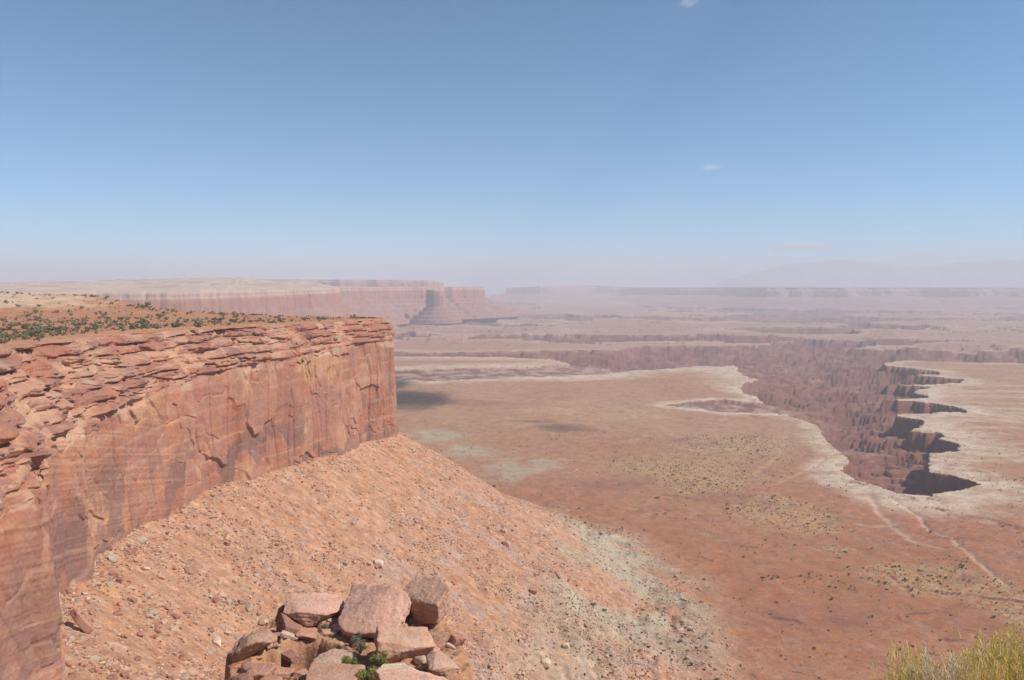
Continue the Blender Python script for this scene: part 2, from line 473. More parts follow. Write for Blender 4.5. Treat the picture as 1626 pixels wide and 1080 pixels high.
def land_colour(x, y, L):
    r = L['r']
    n1 = fbm(x / 420, y / 420, 5, 101); n2 = fbm(x / 60, y / 60, 5, 103); n3 = fbm(x / 1300, y / 1000, 4, 105)
    c = np.empty(x.shape + (3,), F4); c[...] = TAN
    redness = np.clip(ss(1900, 750, r) * 0.85 + 0.35 * n3 + 0.55 * n1 + 0.1, 0, 1)
    c = mixc(c, RED, redness)
    c = mixc(c, (.27, .125, .085), 0.5 * ss(0.1, 0.5, n2 + 0.4 * n1))
    c = mixc(c, (.44, .25, .16), 0.55 * ss(0.1, 0.4, fbm(x / 14, y / 14, 4, 107)) * ss(-.2, .3, n2))
    p5 = fbm(x / 9, y / 6, 4, 108)
    c = mixc(c, (.25, .115, .078), .65 * ss(.08, .4, p5) * ss(1900, 900, r)); c = mixc(c, (.46, .29, .2), .45 * ss(.12, .45, -p5) * ss(1900, 900, r) * ss(-.1, .4, n1))
    yl = blob(x, y, YELLOW_SPOTS, 111)
    sp = ss(-0.1, 0.25, fbm(x / 9, y / 9, 3, 113) + 0.15)
    c = mixc(c, YEL, 0.58 * yl * sp)
    c = mixc(c, DEEP, 0.45 * blob(x, y, DARK_SPOTS, 115))
    gr = blob(x, y, GREEN_SPOTS, 117)
    c = mixc(c, GREY, 0.65 * gr * ss(-0.5, 0.1, n2))
    dr = ss(.035, .004, np.abs(fbm(x / 330, y / 250, 4, 141))) * ss(-.15, .2, fbm(x / 500, y / 400, 2, 143)) + .7 * ss(.03, .004, np.abs(fbm(x / 120, y / 95, 3, 145))) * ss(.0, .3, fbm(x / 260, y / 200, 2, 147))
    c = mixc(c, (.45, .29, .20), np.clip(dr, 0, 1) * .5)
    c = mixc(c, (.33, .19, .14), ss(2900, 5000, r) * .7)
    # pale rim rock, broad on the promontory and on the far side of the canyon
    side = ss(1200, 1500, FPX * x / np.maximum(y, 1) + CX)
    wid = 54 + 41 * side + 130 * ss(2400, 3000, r) * (1 - side) + 60 * ss(3600, 5000, r)
    stripe = fbm(x / 900, y / 60, 4, 121)
    pale = ss(1.25, 0.3, -L['D'] / (wid * (1 + 0.6 * n1 + 0.5 * n2))) 
    pale = np.maximum(pale, side * ss(0.02, 0.22, stripe + 0.25 * n1) * ss(1250, 1600, r) * 0.58)
    pale = np.maximum(pale, ss(3400, 4600, r) * ss(-.1, .4, fbm(x / 700, y / 260, 4, 122)) * 0.3)
    c = mixc(c, WHITE, (0.86 - 0.55 * ss(3000, 4500, r)) * pale * (.45 + .55 * ss(-.25, .15, fbm(x / 60, y / 45, 4, 124) + .4 * n1)) * (L['D'] <= 3))
    crack = np.abs(fbm(x / 38, y / 26, 3, 123))
    c = mixc(c, (.36, .23, .16), 0.6 * pale * ss(0.06, 0.01, crack) * (r < 3500))
    c = mixc(c, (.52, .345, .235), 0.8 * L['wash'])
    # canyon walls and slopes
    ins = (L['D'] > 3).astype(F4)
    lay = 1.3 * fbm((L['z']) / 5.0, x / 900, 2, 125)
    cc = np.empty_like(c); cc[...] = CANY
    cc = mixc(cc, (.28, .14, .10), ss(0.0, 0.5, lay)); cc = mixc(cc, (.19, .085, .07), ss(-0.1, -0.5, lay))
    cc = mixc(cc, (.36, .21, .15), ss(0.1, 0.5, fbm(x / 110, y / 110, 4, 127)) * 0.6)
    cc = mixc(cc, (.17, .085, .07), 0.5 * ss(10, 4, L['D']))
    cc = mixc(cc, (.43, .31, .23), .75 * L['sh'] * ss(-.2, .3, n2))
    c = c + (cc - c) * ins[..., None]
    # talus
    t = np.clip(L['h'], 0, 1)
    tc = np.empty_like(c); tc[...] = ORANGE
    fall = fbm(L['dm'] / 70 + 3 * L['g3'], (y * .9 + x * .25) / 9, 4, 131)
    tc = mixc(tc, (.35, .165, .09), ss(0.0, 0.4, fall) * 0.75)
    tc = mixc(tc, (.50, .275, .17), ss(0.05, 0.45, n2) * 0.6)
    tc = mixc(tc, (.38, .25, .195), ss(0.02, 0.35, fbm(x / 35, y / 35, 4, 137)) * ss(25, 120, L['de']) * 0.8)
    m5 = fbm(x / 7, y / 4.5, 4, 139); m6 = fbm(x / 2.6, y / 2.2, 3, 140)
    tc = mixc(tc, (.33, .155, .095), ss(.05, .4, m5) * .6); tc = mixc(tc, (.56, .37, .25), ss(.08, .4, -m5 + .4 * m6) * .5)
    tc = mixc(tc, (.30, .15, .10), ss(.2, .5, m6) * .5)
    ch = L['chin'] * (.35 + .65 * ss(560, 760, y)) * ss(-0.15, 0.2, fbm(x / 70, y / 70, 5, 133) + 0.12)
    tc = mixc(tc, GREY, 0.85 * ch)
    tc = mixc(tc, (.47, .42, .32), 0.7 * ch * ss(0.1, 0.4, fbm(x / 40, y / 40, 4, 135)))
    tc = mixc(tc, RED, ss(300, 380, L['de']) * 0.6)
    c = c + (tc - c) * t[..., None].astype(F4)
    return c


# ------------------------------------------------------------------ desert floor, canyon and talus: one height field, finer nearby
RES = 1.0
rows = [150.0]
while rows[-1] < 44000:
    d = rows[-1]
    st = 1.1 if d < 620 else min(d * d / (781 * 330) * 0.58, 0.0065 * d)
    rows.append(d + st * RES)
rows = np.array(rows)
ncol = int(1330 / RES)
us = np.linspace(-0.88, 0.88, ncol)
# one coarser sheet in front of and under the viewpoint joins the fine one at its first row
GX = us[None, :] * rows[:, None]; GY = np.repeat(rows[:, None], ncol, 1)
nr = len(rows)
Zg = np.empty(GX.shape); Cg = np.empty(GX.shape + (3,), F4); Tg = np.empty(GX.shape, bool); Dm = np.empty(GX.shape)
for a in range(0, nr, 200):
    sl = slice(a, min(a + 200, nr))
    L = land(GX[sl], GY[sl])
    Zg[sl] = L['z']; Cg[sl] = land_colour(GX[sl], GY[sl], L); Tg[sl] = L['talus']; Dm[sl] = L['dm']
V = np.stack([GX, GY, Zg], -1).reshape(-1, 3); Cc = Cg.reshape(-1, 3)
Dmf = Dm[:-1, :-1]; keep = Dmf > -14
tq = Tg[:-1, :-1] & keep
f1 = grid_faces(nr, ncol, keep & ~tq); f2 = grid_faces(nr, ncol, tq)
v, f, c = compact(V, f1, Cc)
tag(make_mesh('desert_floor', v, f, c, mats=[M_floor]), kind='structure')
v, f, c = compact(V, f2, Cc)
tag(make_mesh('talus_slope', v, f, c, mats=[M_talus]), kind='structure')
# the same land beside and behind the viewpoint and beyond the fine fan, in coarser steps
gx = np.linspace(-44000, 44000, 120); gy = np.linspace(-9000, 60000, 96)
X, Y = np.meshgrid(gx, gy)
zz = np.full(X.shape, -560.0)
tag(make_mesh('low_ground', np.stack([X, Y, zz], -1).reshape(-1, 3), grid_faces(96, 120), np.tile(np.array(CANY, F4), (X.size, 1)), mats=[M_floor]), kind='structure')


def ground_z(x, y):
    return land(np.atleast_1d(np.asarray(x, float)), np.atleast_1d(np.asarray(y, float)))


# ------------------------------------------------------------------ the near cliff: a sheet wrapped along the foot line
cl, sarr = spline(cliff_ctl, 0.55)
tx = np.gradient(cl[:, 0]); ty = np.gradient(cl[:, 1])
ker = np.hanning(61); ker /= ker.sum()
pad = lambda a: np.convolve(np.pad(a, 30, 'edge'), ker, 'valid')
tx, ty = pad(tx), pad(ty)
ln = np.hypot(tx, ty); nx, ny = ty / ln, -tx / ln          # outward, away from the rock
i0 = int(np.argmin(np.hypot(cl[:, 0] + 74, cl[:, 1] - 84))); i1 = int(np.argmin(np.hypot(cl[:, 0] + 610, cl[:, 1] - 1075)))
idx = np.concatenate([np.arange(0, i0, 4), np.arange(i0, i1 - 500), np.arange(i1 - 500, len(cl), 5)])
cl, sarr, nx, ny = cl[idx], sarr[idx], nx[idx], ny[idx]
zb = cliff_base_z(cl[:, 1]) - 8; zt = rim_z(cl[:, 1])
nv = 400
tv = np.linspace(0, 1, nv)[:, None]
S = np.repeat(sarr[None, :], nv, 0)
Zc = zb[None, :] + (zt - zb)[None, :] * tv
T = np.repeat(tv, len(sarr), 1)
# Kayenta ledges on top of the massive wall: thicker near the viewer
yk = cl[:, 1]
kth = 38 - 15 * ss(350, 780, yk)
setb = 22 - 15 * ss(420, 780, yk)
zk = zt - kth
up = Zc - zk[None, :] + 5 * fbm(S / 70, S * 0, 3, 201)        # height above the top of the massive wall
dep = zt[None, :] - Zc                                        # depth below the rim
lv = Zc + 2.2 * fbm(S / 45, Zc / 60, 3, 203) + 0.6 * fbm(S / 9, Zc / 20, 2, 205)
offk = np.zeros(S.shape); frac = np.clip(up / kth[None, :], 0, 1.1)
rng = np.random.RandomState(5)
# ledge stack: thick beds that come and go, broken into blocks by vertical joints
def beds(lv_, lo, hi, seed):
    r_ = np.random.RandomState(seed); e_ = [-220.0]
    while e_[-1] < 60:
        e_.append(e_[-1] + r_.uniform(lo, hi))
    e_ = np.array(e_)
    i_ = np.clip(np.searchsorted(e_, lv_) - 1, 0, len(e_) - 2)
    t_ = e_[i_ + 1] - e_[i_]
    return i_, (lv_ - e_[i_]) / t_, e_[i_], t_, r_.rand(len(e_))[i_]


lv = Zc + 2.6 * fbm(S / 90, Zc / 90, 3, 203) + 0.7 * fbm(S / 13, Zc / 20, 3, 205)
fa_, fb_, fid = cells(S / 34 + .3 * fbm(S / 30, Zc / 20, 2, 281), Zc / 60, 282)
lv = lv + 4.5 * (fid - .5)
li, lf, le, lt, lr = beds(lv, 4.5, 10.5, 5)
lj, lg, me_, mt_, mr_ = beds(lv + 1.5 * fbm(S / 25, Zc / 30, 2, 206), 1.1, 3.4, 6)


def joints(s_, k, w, seed):
    """A random setback per joint-bounded block of a bed."""
    u_ = s_ / w + 13.37 * k + 0.35 * fbm(s_ / w * 1.7, k * 3.1 + s_ * 0, 2, seed)
    return (_hash(np.floor(u_).astype(np.int64), k.astype(np.int64), seed) & np.uint32(1023)).astype(F4) / F4(1023), np.abs(u_ - np.floor(u_) - .5) * 2


blk, bj = joints(S, li, 19.0, 271)
blk2, bj2 = joints(S, lj, 6.5, 272)
zeff = le + lt * (0.25 * lf + 0.75 * ss(0.50, 1.0, lf))
fl = np.clip((zeff - zk[None, :]) / kth[None, :], 0, 1)
talm = ss(-0.1, 0.3, fbm(S / 55, Zc / 16, 4, 273))               # where rubble buries the ledges
cont = np.clip((Zc - zk[None, :]) / kth[None, :], 0, 1)
fl = fl + (cont - fl) * talm * 0.7
over = ss(0.0, 0.22, lf) * ss(1.0, 0.9, lf)
ca_, cb_, bcell = cells(S / 22 + .5 * fbm(S / 9, Zc / 7, 3, 283), lv / 8.5 + .3 * fbm(S / 20, Zc / 9, 3, 284), 285); bgap = cb_ - ca_
ca_, cb_, bcell2 = cells(S / 5.5 + .4 * fbm(S / 5, Zc / 4, 2, 286), lv / 2.8, 287); bgap2 = cb_ - ca_
ledge_n = (1 - 0.75 * talm) * ((blk - 0.55) * 4.2 + (lr - 0.5) * 2.2 + 3.8 * over * ss(-.3, .1, fbm(S / 50, Zc / 30, 2, 289)) - 1.0 * ss(0.86, 1.0, bj)) \
    + (1 - 0.5 * talm) * ((blk2 - 0.5) * 1.5 - 0.5 * ss(0.8, 1.0, bj2) + 0.9 * ss(0, .3, lg) * ss(1, .8, lg)) * .75 * ss(-0.1, 0.3, fbm(S / 30, Zc / 12, 3, 274)) \
    + 4.2 * (bcell - .5) * ss(.02, .10, bgap) + 1.6 * (bcell2 - .5) * ss(.02, .1, bgap2) * ss(-.05, .25, fbm(S / 40, Zc / 14, 3, 288)) - 1.2 * ss(.08, .02, bgap) \
    + 2.6 * fbm(S / 30, Zc / 30, 4, 207) + 0.5 * fbm(S / 4, Zc / 3, 3, 209)
offk = -setb[None, :] * fl ** 1.1 + ledge_n * ss(0, 0.10, cont) * (0.55 + 0.45 * ss(780, 480, yk))[None, :]
# massive wall: slabs, spalls, flutes and cracks
vw = Zc - zb[None, :]
batter = -4.0 * np.clip((Zc - zb[None, :]) / (zk - zb)[None, :], 0, 1)
big = 6.5 * fbm(S / 75, Zc / 160, 4, 211) + 2.2 * ss(.05, .3, fbm(S / 38, Zc / 400, 2, 212))
flute = 1.3 * fbm(S / 13, Zc / 170, 4, 213) - 1.0 * ss(0.05, 0.0, np.abs(fbm(S / 26, Zc / 220, 3, 215)))
wx_ = S / 30 + 0.5 * fbm(S / 40, Zc / 40, 3, 217); wz_ = Zc / 34 + 0.5 * fbm(S / 40 + 5, Zc / 40, 3, 219)
d1, d2, cid = cells(wx_, wz_, 221)
slab = 3.4 * (cid - 0.5) * ss(0, .04, d2 - d1) * ss(-.25, .1, fbm(S / 120, Zc / 80, 2, 222)) - .5 * ss(.05, 0, d2 - d1)
d1b, d2b, cidb = cells(S / 9 + 0.5 * fbm(S / 14, Zc / 14, 2, 223), Zc / 13, 225)
slab2 = 1.3 * (cidb - 0.5) * ss(-.1, .2, fbm(S / 50, Zc / 50, 2, 227))
rough_w = 0.3 * fbm(S / 3.0, Zc / 3.0, 3, 229)
offw = batter + flute + slab + slab2 + rough_w
m = ss(-1.5, 1.5, up)
off = big + .45 * fbm(S / 260, (Zc + .22 * S) / 2.6, 4, 291) * ss(560, 420, yk)[None, :] * (1 - m) + offw * (1 - m) + (offk + offw * 0.35 - 4) * m
near_cam = ss(120, 30, yk)[None, :]
off = off * (1 - 0.6 * near_cam)
PX = cl[:, 0][None, :] + nx[None, :] * off; PY = cl[:, 1][None, :] + ny[None, :] * off
# colours
cc = np.empty(S.shape + (3,), F4); cc[...] = (.365, .158, .101)
band = fbm(S / 400, Zc / 5.0, 4, 241)
cc = mixc(cc, (.47, .26, .165), ss(0.05, 0.4, band) * 0.7)
cc = mixc(cc, (.33, .145, .095), ss(-0.05, -0.45, band) * 0.6)
cc = mixc(cc, (.50, .275, .145), (1 - m) * ss(0.1, 0.35, fbm(S / 45, Zc / 45, 4, 243)) * 0.75)
var = ss(-0.05, 0.4, .55 * fbm(S / 10, Zc / 95, 4, 245) + 0.9 * fbm(S / 60, Zc / 60, 4, 247))
cc = mixc(cc, (.30, .155, .125), (1 - m) * var * 0.6)
cc = mixc(cc, (.21, .115, .095), (1 - m) * ss(0.04, 0.18, fbm(S / 32, Zc / 34, 6, 249) + .22 * ss(500, 380, yk)[None, :]) * ss(70, 30, vw) * 0.85)
cc = mixc(cc, (.33, .165, .13), (1 - m) * ss(.15, .5, fbm(S / 90, Zc / 90, 3, 248)) * .6)
cc = mixc(cc, np.array((.47, .25, .17)), .5 * (cid - .3) * (1 - m) * (cid > .3))
cc = mixc(cc, (.29, .15, .12), .4 * m * (bcell > .7)); cc = mixc(cc, (.50, .31, .22), .4 * m * (bcell < .22))
bw = ss(4, 0.5, np.abs(up + 3 + 3 * fbm(S / 30, Zc / 9, 3, 251))) * ss(.0, .25, fbm(S / 60, S * 0, 2, 252))
cc = mixc(cc, (.56, .38, .26), bw * 0.7)
cc = mixc(cc, (.25, .13, .11), m * ss(0.12, 0.35, fbm(S / 12, Zc / 6, 4, 253) + .35 * (blk - .5)) * 0.6)
cc = mixc(cc, (.50, .30, .19), m * ss(0.1, 0.4, fbm(S / 20, Zc / 4, 4, 255) + .5 * talm - .1) * 0.6)
cc = mixc(cc, (.20, .085, .06), (1 - m) * ss(0.02, 0.0, np.abs(fbm(S / 26, Zc / 220, 3, 215))) * 0.5)
xb = fbm(S / 260, (Zc + .22 * S) / 2.6, 4, 291) * ss(560, 420, yk)[None, :] * (1 - m)
cc = mixc(cc, (.45, .25, .15), ss(.05, .45, xb) * .45); cc = mixc(cc, (.33, .16, .10), ss(.05, .45, -xb) * .3)
# brow rows: a few metres of bare rock running back from the edge
brow = 26
tb = np.linspace(0, 1, brow)[1:, None]
lastx, lasty, lastz, lasto = PX[-1], PY[-1], Zc[-1], off[-1]
inl = np.where((yk > 760) & (cl[:, 0] > -165), 7.0, 24.0)[None, :]
bx = lastx[None, :] - nx[None, :] * inl * tb; by = lasty[None, :] - ny[None, :] * inl * tb
bz = lastz[None, :] + 1.5 * np.sin(tb * np.pi * 0.5) + 0.7 * fbm(bx / 6, by / 6, 3, 261) * ss(0, .2, tb) - 3.5 * ss(0.75, 1.0, tb)
bc = np.empty(bx.shape + (3,), F4); bc[...] = (.43, .22, .125)
bc = mixc(bc, (.40, .19, .11), ss(-.1, .3, fbm(bx / 10, by / 10, 3, 263)))
PX = np.vstack([PX, bx]); PY = np.vstack([PY, by]); PZ = np.vstack([Zc, bz]); cc = np.concatenate([cc, bc], 0)
V = np.stack([PX, PY, PZ], -1).reshape(-1, 3)
fc = grid_faces(PX.shape[0], PX.shape[1])
tag(make_mesh('cliff', V, fc, cc.reshape(-1, 3), mats=[M_cliff]), kind='structure')
rim_line = np.stack([lastx, lasty], 1)

# ------------------------------------------------------------------ mesa top
back = [(-160, 880), (-215, 905), (-389, 945), (-610, 1070), (-900, 1290), (-1500, 1700), (-2500, 1900), (-2500, -900), (200, -900), (60, -70)]
k0 = int(np.argmin(np.hypot(cl[:, 0] - 10, cl[:, 1] - 8))); k1 = int(np.argmin(np.hypot(cl[:, 0] + 121, cl[:, 1] - 824)))
top_poly = np.vstack([rim_line[k0:k1:20], back])


def top_z(x, y):
    base = rim_z(y) + 0.6
    hill = 27 * np.exp(-(((x + 700) / 235) ** 2 + ((y - 985) / 150) ** 2)) + 5 * np.exp(-(((x + 540) / 45) ** 2 + ((y - 985) / 40) ** 2))
    und = 1.2 * fbm(x / 60, y / 60, 4, 301) + 0.3 * fbm(x / 9, y / 9, 3, 303)
    dome = ss(0.2, 0.9, hill / 27) * 2.2 * np.abs(fbm(x / 38, y / 38, 3, 305))
    return base + hill + und + dome - 3.4 * np.clip((y - 800) / 140, 0, 1) * ss(-330, -200, x)


tr = np.exp(np.linspace(math.log(40), math.log(2200), 520)); tu = np.linspace(-1.4, -0.02, 520)
X = tu[None, :] * tr[:, None]; Y = np.repeat(tr[:, None], 520, 1)
Zt = top_z(X, Y); dt = np.full(X.shape, 9e9)
for a in range(0, 520, 65):
    dt[a:a + 65] = seg_dist(X[a:a + 65], Y[a:a + 65], top_poly)
Zt = Zt - 2.5 * ss(-14, -1, dt) * (Y < 830)
c = np.empty(X.shape + (3,), F4); c[...] = (.42, .19, .10)
c = mixc(c, (.34, .145, .08), ss(0, .4, fbm(X / 45, Y / 45, 4, 311)) * .7)
pal = np.clip(1.3 * np.exp(-(((X + 700) / 210) ** 2 + ((Y - 930) / 95) ** 2)) + 0.5 * fbm(X / 40, Y / 22, 4, 313), 0, 1)
c = mixc(c, (.55, .38, .245), ss(.35, .75, pal))
c = mixc(c, (.31, .21, .115), ss(.0, .35, fbm(X / 25, Y / 25, 4, 315)) * .5)
v, f, c = compact(np.stack([X, Y, Zt], -1).reshape(-1, 3), grid_faces(520, 520, (dt < -0.5)[:-1, :-1]), c.reshape(-1, 3))
tag(make_mesh('mesa_top', v, f, c, mats=[M_cliff]), kind='structure')


# ------------------------------------------------------------------ far mesas and the butte
def far_mesa(name, ctl, step, ztop, zcliff, zfoot, run, inland, seed, amp, capcol, dome=None, closed=False, wallcol=(.36, .175, .125), ledges=5, kind='structure', rows=60):
    """ctl: rim points x, y; rim zig-zags by amp; below the wall a ledgy apron runs out by `run` metres."""
    ln_, s = spline(ctl, step, closed)
    n = len(ln_)
    if closed:
        a = np.roll(ln_, -1, 0) - np.roll(ln_, 1, 0)
    else:
        a = np.gradient(ln_, axis=0)
    k = 9
    nxx, nyy = a[:, 1], -a[:, 0]
    l = np.hypot(nxx, nyy) + 1e-9; nxx, nyy = nxx / l, nyy / l
    ang = s / (step * 1.0)
    z = amp
    wob = z * fbm(s / (z * 5), s * 0, 5, seed) + 0.6 * z * (np.abs(fbm(s / (z * 4.6), s * 0 + 4, 4, seed + 3)) * 2 - .6)
    if closed:
        e = ss(0, 12 * step, s) * ss(s[-1], s[-1] - 12 * step, s); wob = wob * e
    ztv = np.interp(np.arange(n), np.linspace(0, n - 1, len(np.atleast_1d(ztop))), np.atleast_1d(ztop)) if np.ndim(ztop) else np.full(n, float(ztop))
    zcv = np.interp(np.arange(n), np.linspace(0, n - 1, len(np.atleast_1d(zcliff))), np.atleast_1d(zcliff)) if np.ndim(zcliff) else np.full(n, float(zcliff))
    rowsx, rowsy, rowsz, rc = [], [], [], []
    # apron
    for i in range(rows):
        t = i / (rows - 1.0)
        q = t * ledges; f_ = q - math.floor(q)
        tz = (math.floor(q) + float(ss(0.0, 0.35, f_))) / ledges if i < rows - 1 else 1.0
        gul = fbm(s / (amp * 1.4), s * 0 + t * 1.2, 4, seed + 9) * run * 0.10 * math.sin(math.pi * min(t + .1, 1))
        o = run * (1 - t) ** 1.25 + gul + wob * (0.55 + 0.45 * t)
        zz_ = zfoot + (zcv - zfoot) * tz
        rowsx.append(ln_[:, 0] + nxx * o); rowsy.append(ln_[:, 1] + nyy * o); rowsz.append(zz_)
        c_ = np.empty((n, 3), F4); c_[...] = (.34, .165, .115)
        c_ = mixc(c_, (.42, .25, .17), ss(0, .4, fbm(s / (amp * 2), s * 0 + t * 9, 3, seed + 11)) * .8)
        c_ = mixc(c_, (.26, .13, .105), np.full(n, 0.6 * float(ss(0.35, 0.5, f_) * 0 + (f_ < .35))))
        rc.append(c_)
    for t in np.linspace(0.04, 1, 16):
        zz_ = zcv + (ztv - zcv) * t
        o = wob + amp * (0.12 * fbm(s / (amp * 0.7), s * 0 + t * 1.6, 4, seed + 13) - 0.10 * t - 0.16 * ss(.72, .8, t))
        rowsx.append(ln_[:, 0] + nxx * o); rowsy.append(ln_[:, 1] + nyy * o); rowsz.append(zz_)
        c_ = np.empty((n, 3), F4); c_[...] = wallcol
        c_ = mixc(c_, (.29, .145, .125), ss(.0, .35, fbm(s / (amp * 1.3), s * 0 + t * 2.0, 5, seed + 15)) * .4)
        c_ = mixc(c_, capcol, np.full(n, .7 * float(t > .8)))
        rc.append(c_)
    tops = np.linspace(0.02, 1, 40)
    cx_, cy_ = rowsx[-1].copy(), rowsy[-1].copy()
    ctrx, ctry = cx_.mean(), cy_.mean()
    for t in tops:
        if closed:
            x_, y_ = cx_ + (ctrx - cx_) * t, cy_ + (ctry - cy_) * t
        else:
            kk = 1 - ss(0, .3, t); x_, y_ = ln_[:, 0] + (cx_ - ln_[:, 0]) * kk + inland[0] * t, ln_[:, 1] + (cy_ - ln_[:, 1]) * kk + inland[1] * t
        dz = (dome(s / s[-1], t) if dome else 0) + (amp * .03) * fbm(x_ / amp, y_ / amp, 3, seed + 17)
        rowsx.append(x_); rowsy.append(y_); rowsz.append(ztv + dz)
        c_ = np.empty((n, 3), F4); c_[...] = capcol
        c_ = mixc(c_, wallcol, ss(.05, .35, fbm(x_ / 300, y_ / 120, 4, seed + 19)) * .55)
        c_ = mixc(c_, (.20, .20, .12), np.full(n, .25 * float(t > .93)))
        rc.append(c_)
    if not closed:
        rowsx.append(rowsx[-1] + inland[0] * .1); rowsy.append(rowsy[-1] + inland[1] * .1); rowsz.append(np.full(n, zfoot)); rc.append(rc[-1])
    V = np.stack([np.array(rowsx), np.array(rowsy), np.array(rowsz)], -1).reshape(-1, 3)
    o = make_mesh(name, V, grid_faces(len(rowsx), n, closed=closed), np.array(rc).reshape(-1, 3), mats=[M_mesa])
    return tag(o, kind=kind)


def pts(lst):
    return [Q(px, 460, d)[:2] for px, d in lst]


PALE = (.47, .34, .265)
# left: pale domes above a long purple-red wall
far_mesa('slickrock_mesa', pts([(-420, 2900), (-150, 3300), (0, 3600), (150, 3900), (300, 4150), (420, 4650), (510, 5200), (545, 5700)]),
         6, [-28, -28, -30, -32, -26, -14, -10], [-165, -170, -175, -150, -120], -300, 420, (-500, 1500), 401, 55, PALE,
         dome=lambda s, t: np.interp(s, [0, .25, .5, .62, .75, .9, 1], [46, 66, 98, 100, 74, 60, 14]) * (t ** .7) * (1 + .12 * fbm(s * 30, s * 0 + t * 5, 3, 77)) + 22 * t * (1 - t) * 4 * fbm(s * 9, s * 0 + t * 3.5, 4, 78))
far_mesa('pointed_mesa', pts([(440, 6300), (540, 7000), (600, 7700), (640, 8200), (700, 8700), (752, 9100), (770, 9400), (765, 9900), (730, 10500)]),
         8, [-2, 0, 0, 2, 4, 4], [-120, -128, -135, -138], -345, 420, (-900, 1900), 431, 60, (.47, .30, .22),
         dome=lambda s, t: np.interp(s, [0, .2, .5, 1], [45, 16, 6, 2]) * t)
far_mesa('distant_mesa', pts([(250, 10500), (400, 10800), (520, 11200), (640, 11600), (690, 11900), (705, 12400), (690, 13000)]),
         14, [110, 110, 108, 102, 96], [0, 0, -10, -20], -330, 1200, (-1500, 3000), 451, 120, (.45, .31, .23))
bx_, by_ = Q(690, 470, 7600)[:2]
ring = [(bx_ + rx * math.cos(a), by_ + 88 * math.sin(a)) for a, rx in zip(np.linspace(0, 2 * math.pi, 14, endpoint=False), [82, 85, 78, 60, 72, 88, 90, 88, 83, 74, 64, 72, 80, 85])]
ring = ring[::-1] if False else ring
o = far_mesa('butte', ring, 3.0, [-46, -36, -20, -22, -26, -30, -38, -46], -196, -345, 190, (0, 0), 461, 19, (.38, .2, .15), closed=True, wallcol=(.30, .15, .12), ledges=4)
tag(o, 'dark free-standing sandstone butte on a pale cone of scree before the far mesa', 'butte', kind='thing')
# right: long flat-topped walls across the basin
far_mesa('tableland', pts([(1000, 19500), (1060, 18500), (1150, 17600), (1185, 15600), (1215, 14800), (1290, 15000), (1340, 15000), (1400, 15300), (1470, 15600),
                           (1545, 15300), (1600, 15600), (1700, 15500), (1900, 15000), (2200, 15500)]),
         14, -14, -190, -350, 2300, (600, 7000), 471, 330, (.30, .18, .14), ledges=6, wallcol=(.36, .21, .16))
far_mesa('hazy_mesa', pts([(800, 21000), (860, 20500), (905, 21500), (960, 22500), (1080, 22000), (1180, 21000), (1300, 21500)]),
         25, [-20, 40, 60, -30, -20, 20, 30], -180, -350, 2600, (400, 5000), 481, 260, (.42, .27, .2))
# mountains, almost lost in the haze, with its pale blue-grey put into their colour
rg = np.linspace(0, 1, 220)[None, :]; rk = np.linspace(0, 1, 50)[:, None]
mx = 5400 + rg * 21000 + rk * 0; my = 22500 + rk * 5000 + rg * 0
prof = np.interp(rg[0], [0, .08, .16, .24, .30, .36, .44, .55, .7, 1], [0, 600, 1050, 1190, 1120, 980, 1130, 1220, 1150, 800])
mz = -400 + (prof[None, :] + 110 * fbm(mx / 2500, my / 2500, 5, 501, ridged=True)) * np.sin(np.pi * np.clip(rk, 0, 1)) ** .8
mz = np.minimum(mz, 890)
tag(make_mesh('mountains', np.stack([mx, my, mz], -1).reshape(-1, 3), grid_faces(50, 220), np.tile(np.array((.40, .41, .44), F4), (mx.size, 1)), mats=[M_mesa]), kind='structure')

# ------------------------------------------------------------------ haze
hm = bpy.data.materials.new('haze'); hm.use_nodes = True
hn = hm.node_tree; hn.nodes.clear()
ho = hn.nodes.new('ShaderNodeOutputMaterial'); hv = hn.nodes.new('ShaderNodeVolumePrincipled')
hv.inputs['Density'].default_value = HAZE_DENSITY
hv.inputs['Color'].default_value = (*HAZE_COLOR, 1)
hv.inputs['Anisotropy'].default_value = 0.0
hn.links.new(hv.outputs[0], ho.inputs['Volume'])
x0, x1, y0, y1, z0, z1 = -46000, 46000, -10000, 62000, -570, 950
hvts = np.array([(x, y, z) for x in (x0, x1) for y in (y0, y1) for z in (z0, z1)], F4)
hf = np.array([(0, 1, 3, 2), (4, 6, 7, 5), (0, 4, 5, 1), (2, 3, 7, 6), (0, 2, 6, 4), (1, 5, 7, 3)])
tag(make_mesh('haze', hvts, hf, smooth=False, mats=[hm]), kind='stuff')

#@@OBJECTS@@
# ------------------------------------------------------------------ things
def project(v):
    v = np.asarray(v, np.float64)
    c_, s_ = math.cos(PITCH), math.sin(PITCH)
    dep_ = v[..., 1] * c_ - v[..., 2] * s_
    dn_ = -v[..., 1] * s_ - v[..., 2] * c_
    return CX + FPX * v[..., 0] / dep_, CY + FPX * dn_ / dep_, dep_


def surf_pick(verts):
    px_, py_, de_ = project(verts)
    ok_ = (de_ > 20) & (px_ > -60) & (px_ < 1690) & (py_ > 380) & (py_ < 1140)
    return verts[ok_], px_[ok_], py_[ok_], de_[ok_]


SURF_CLIFF = surf_pick(np.stack([PX, PY, PZ], -1).reshape(-1, 3))


def on_surface(S_, px, py, rad=2.0):
    v_, x_, y_, d_ = S_
    m_ = np.hypot(x_ - px, y_ - py) < rad
    if not m_.any():
        k_ = np.argmin(np.hypot(x_ - px, y_ - py)); return v_[k_]
    k_ = np.where(m_)[0]
    return v_[k_[np.argmin(d_[k_])]]


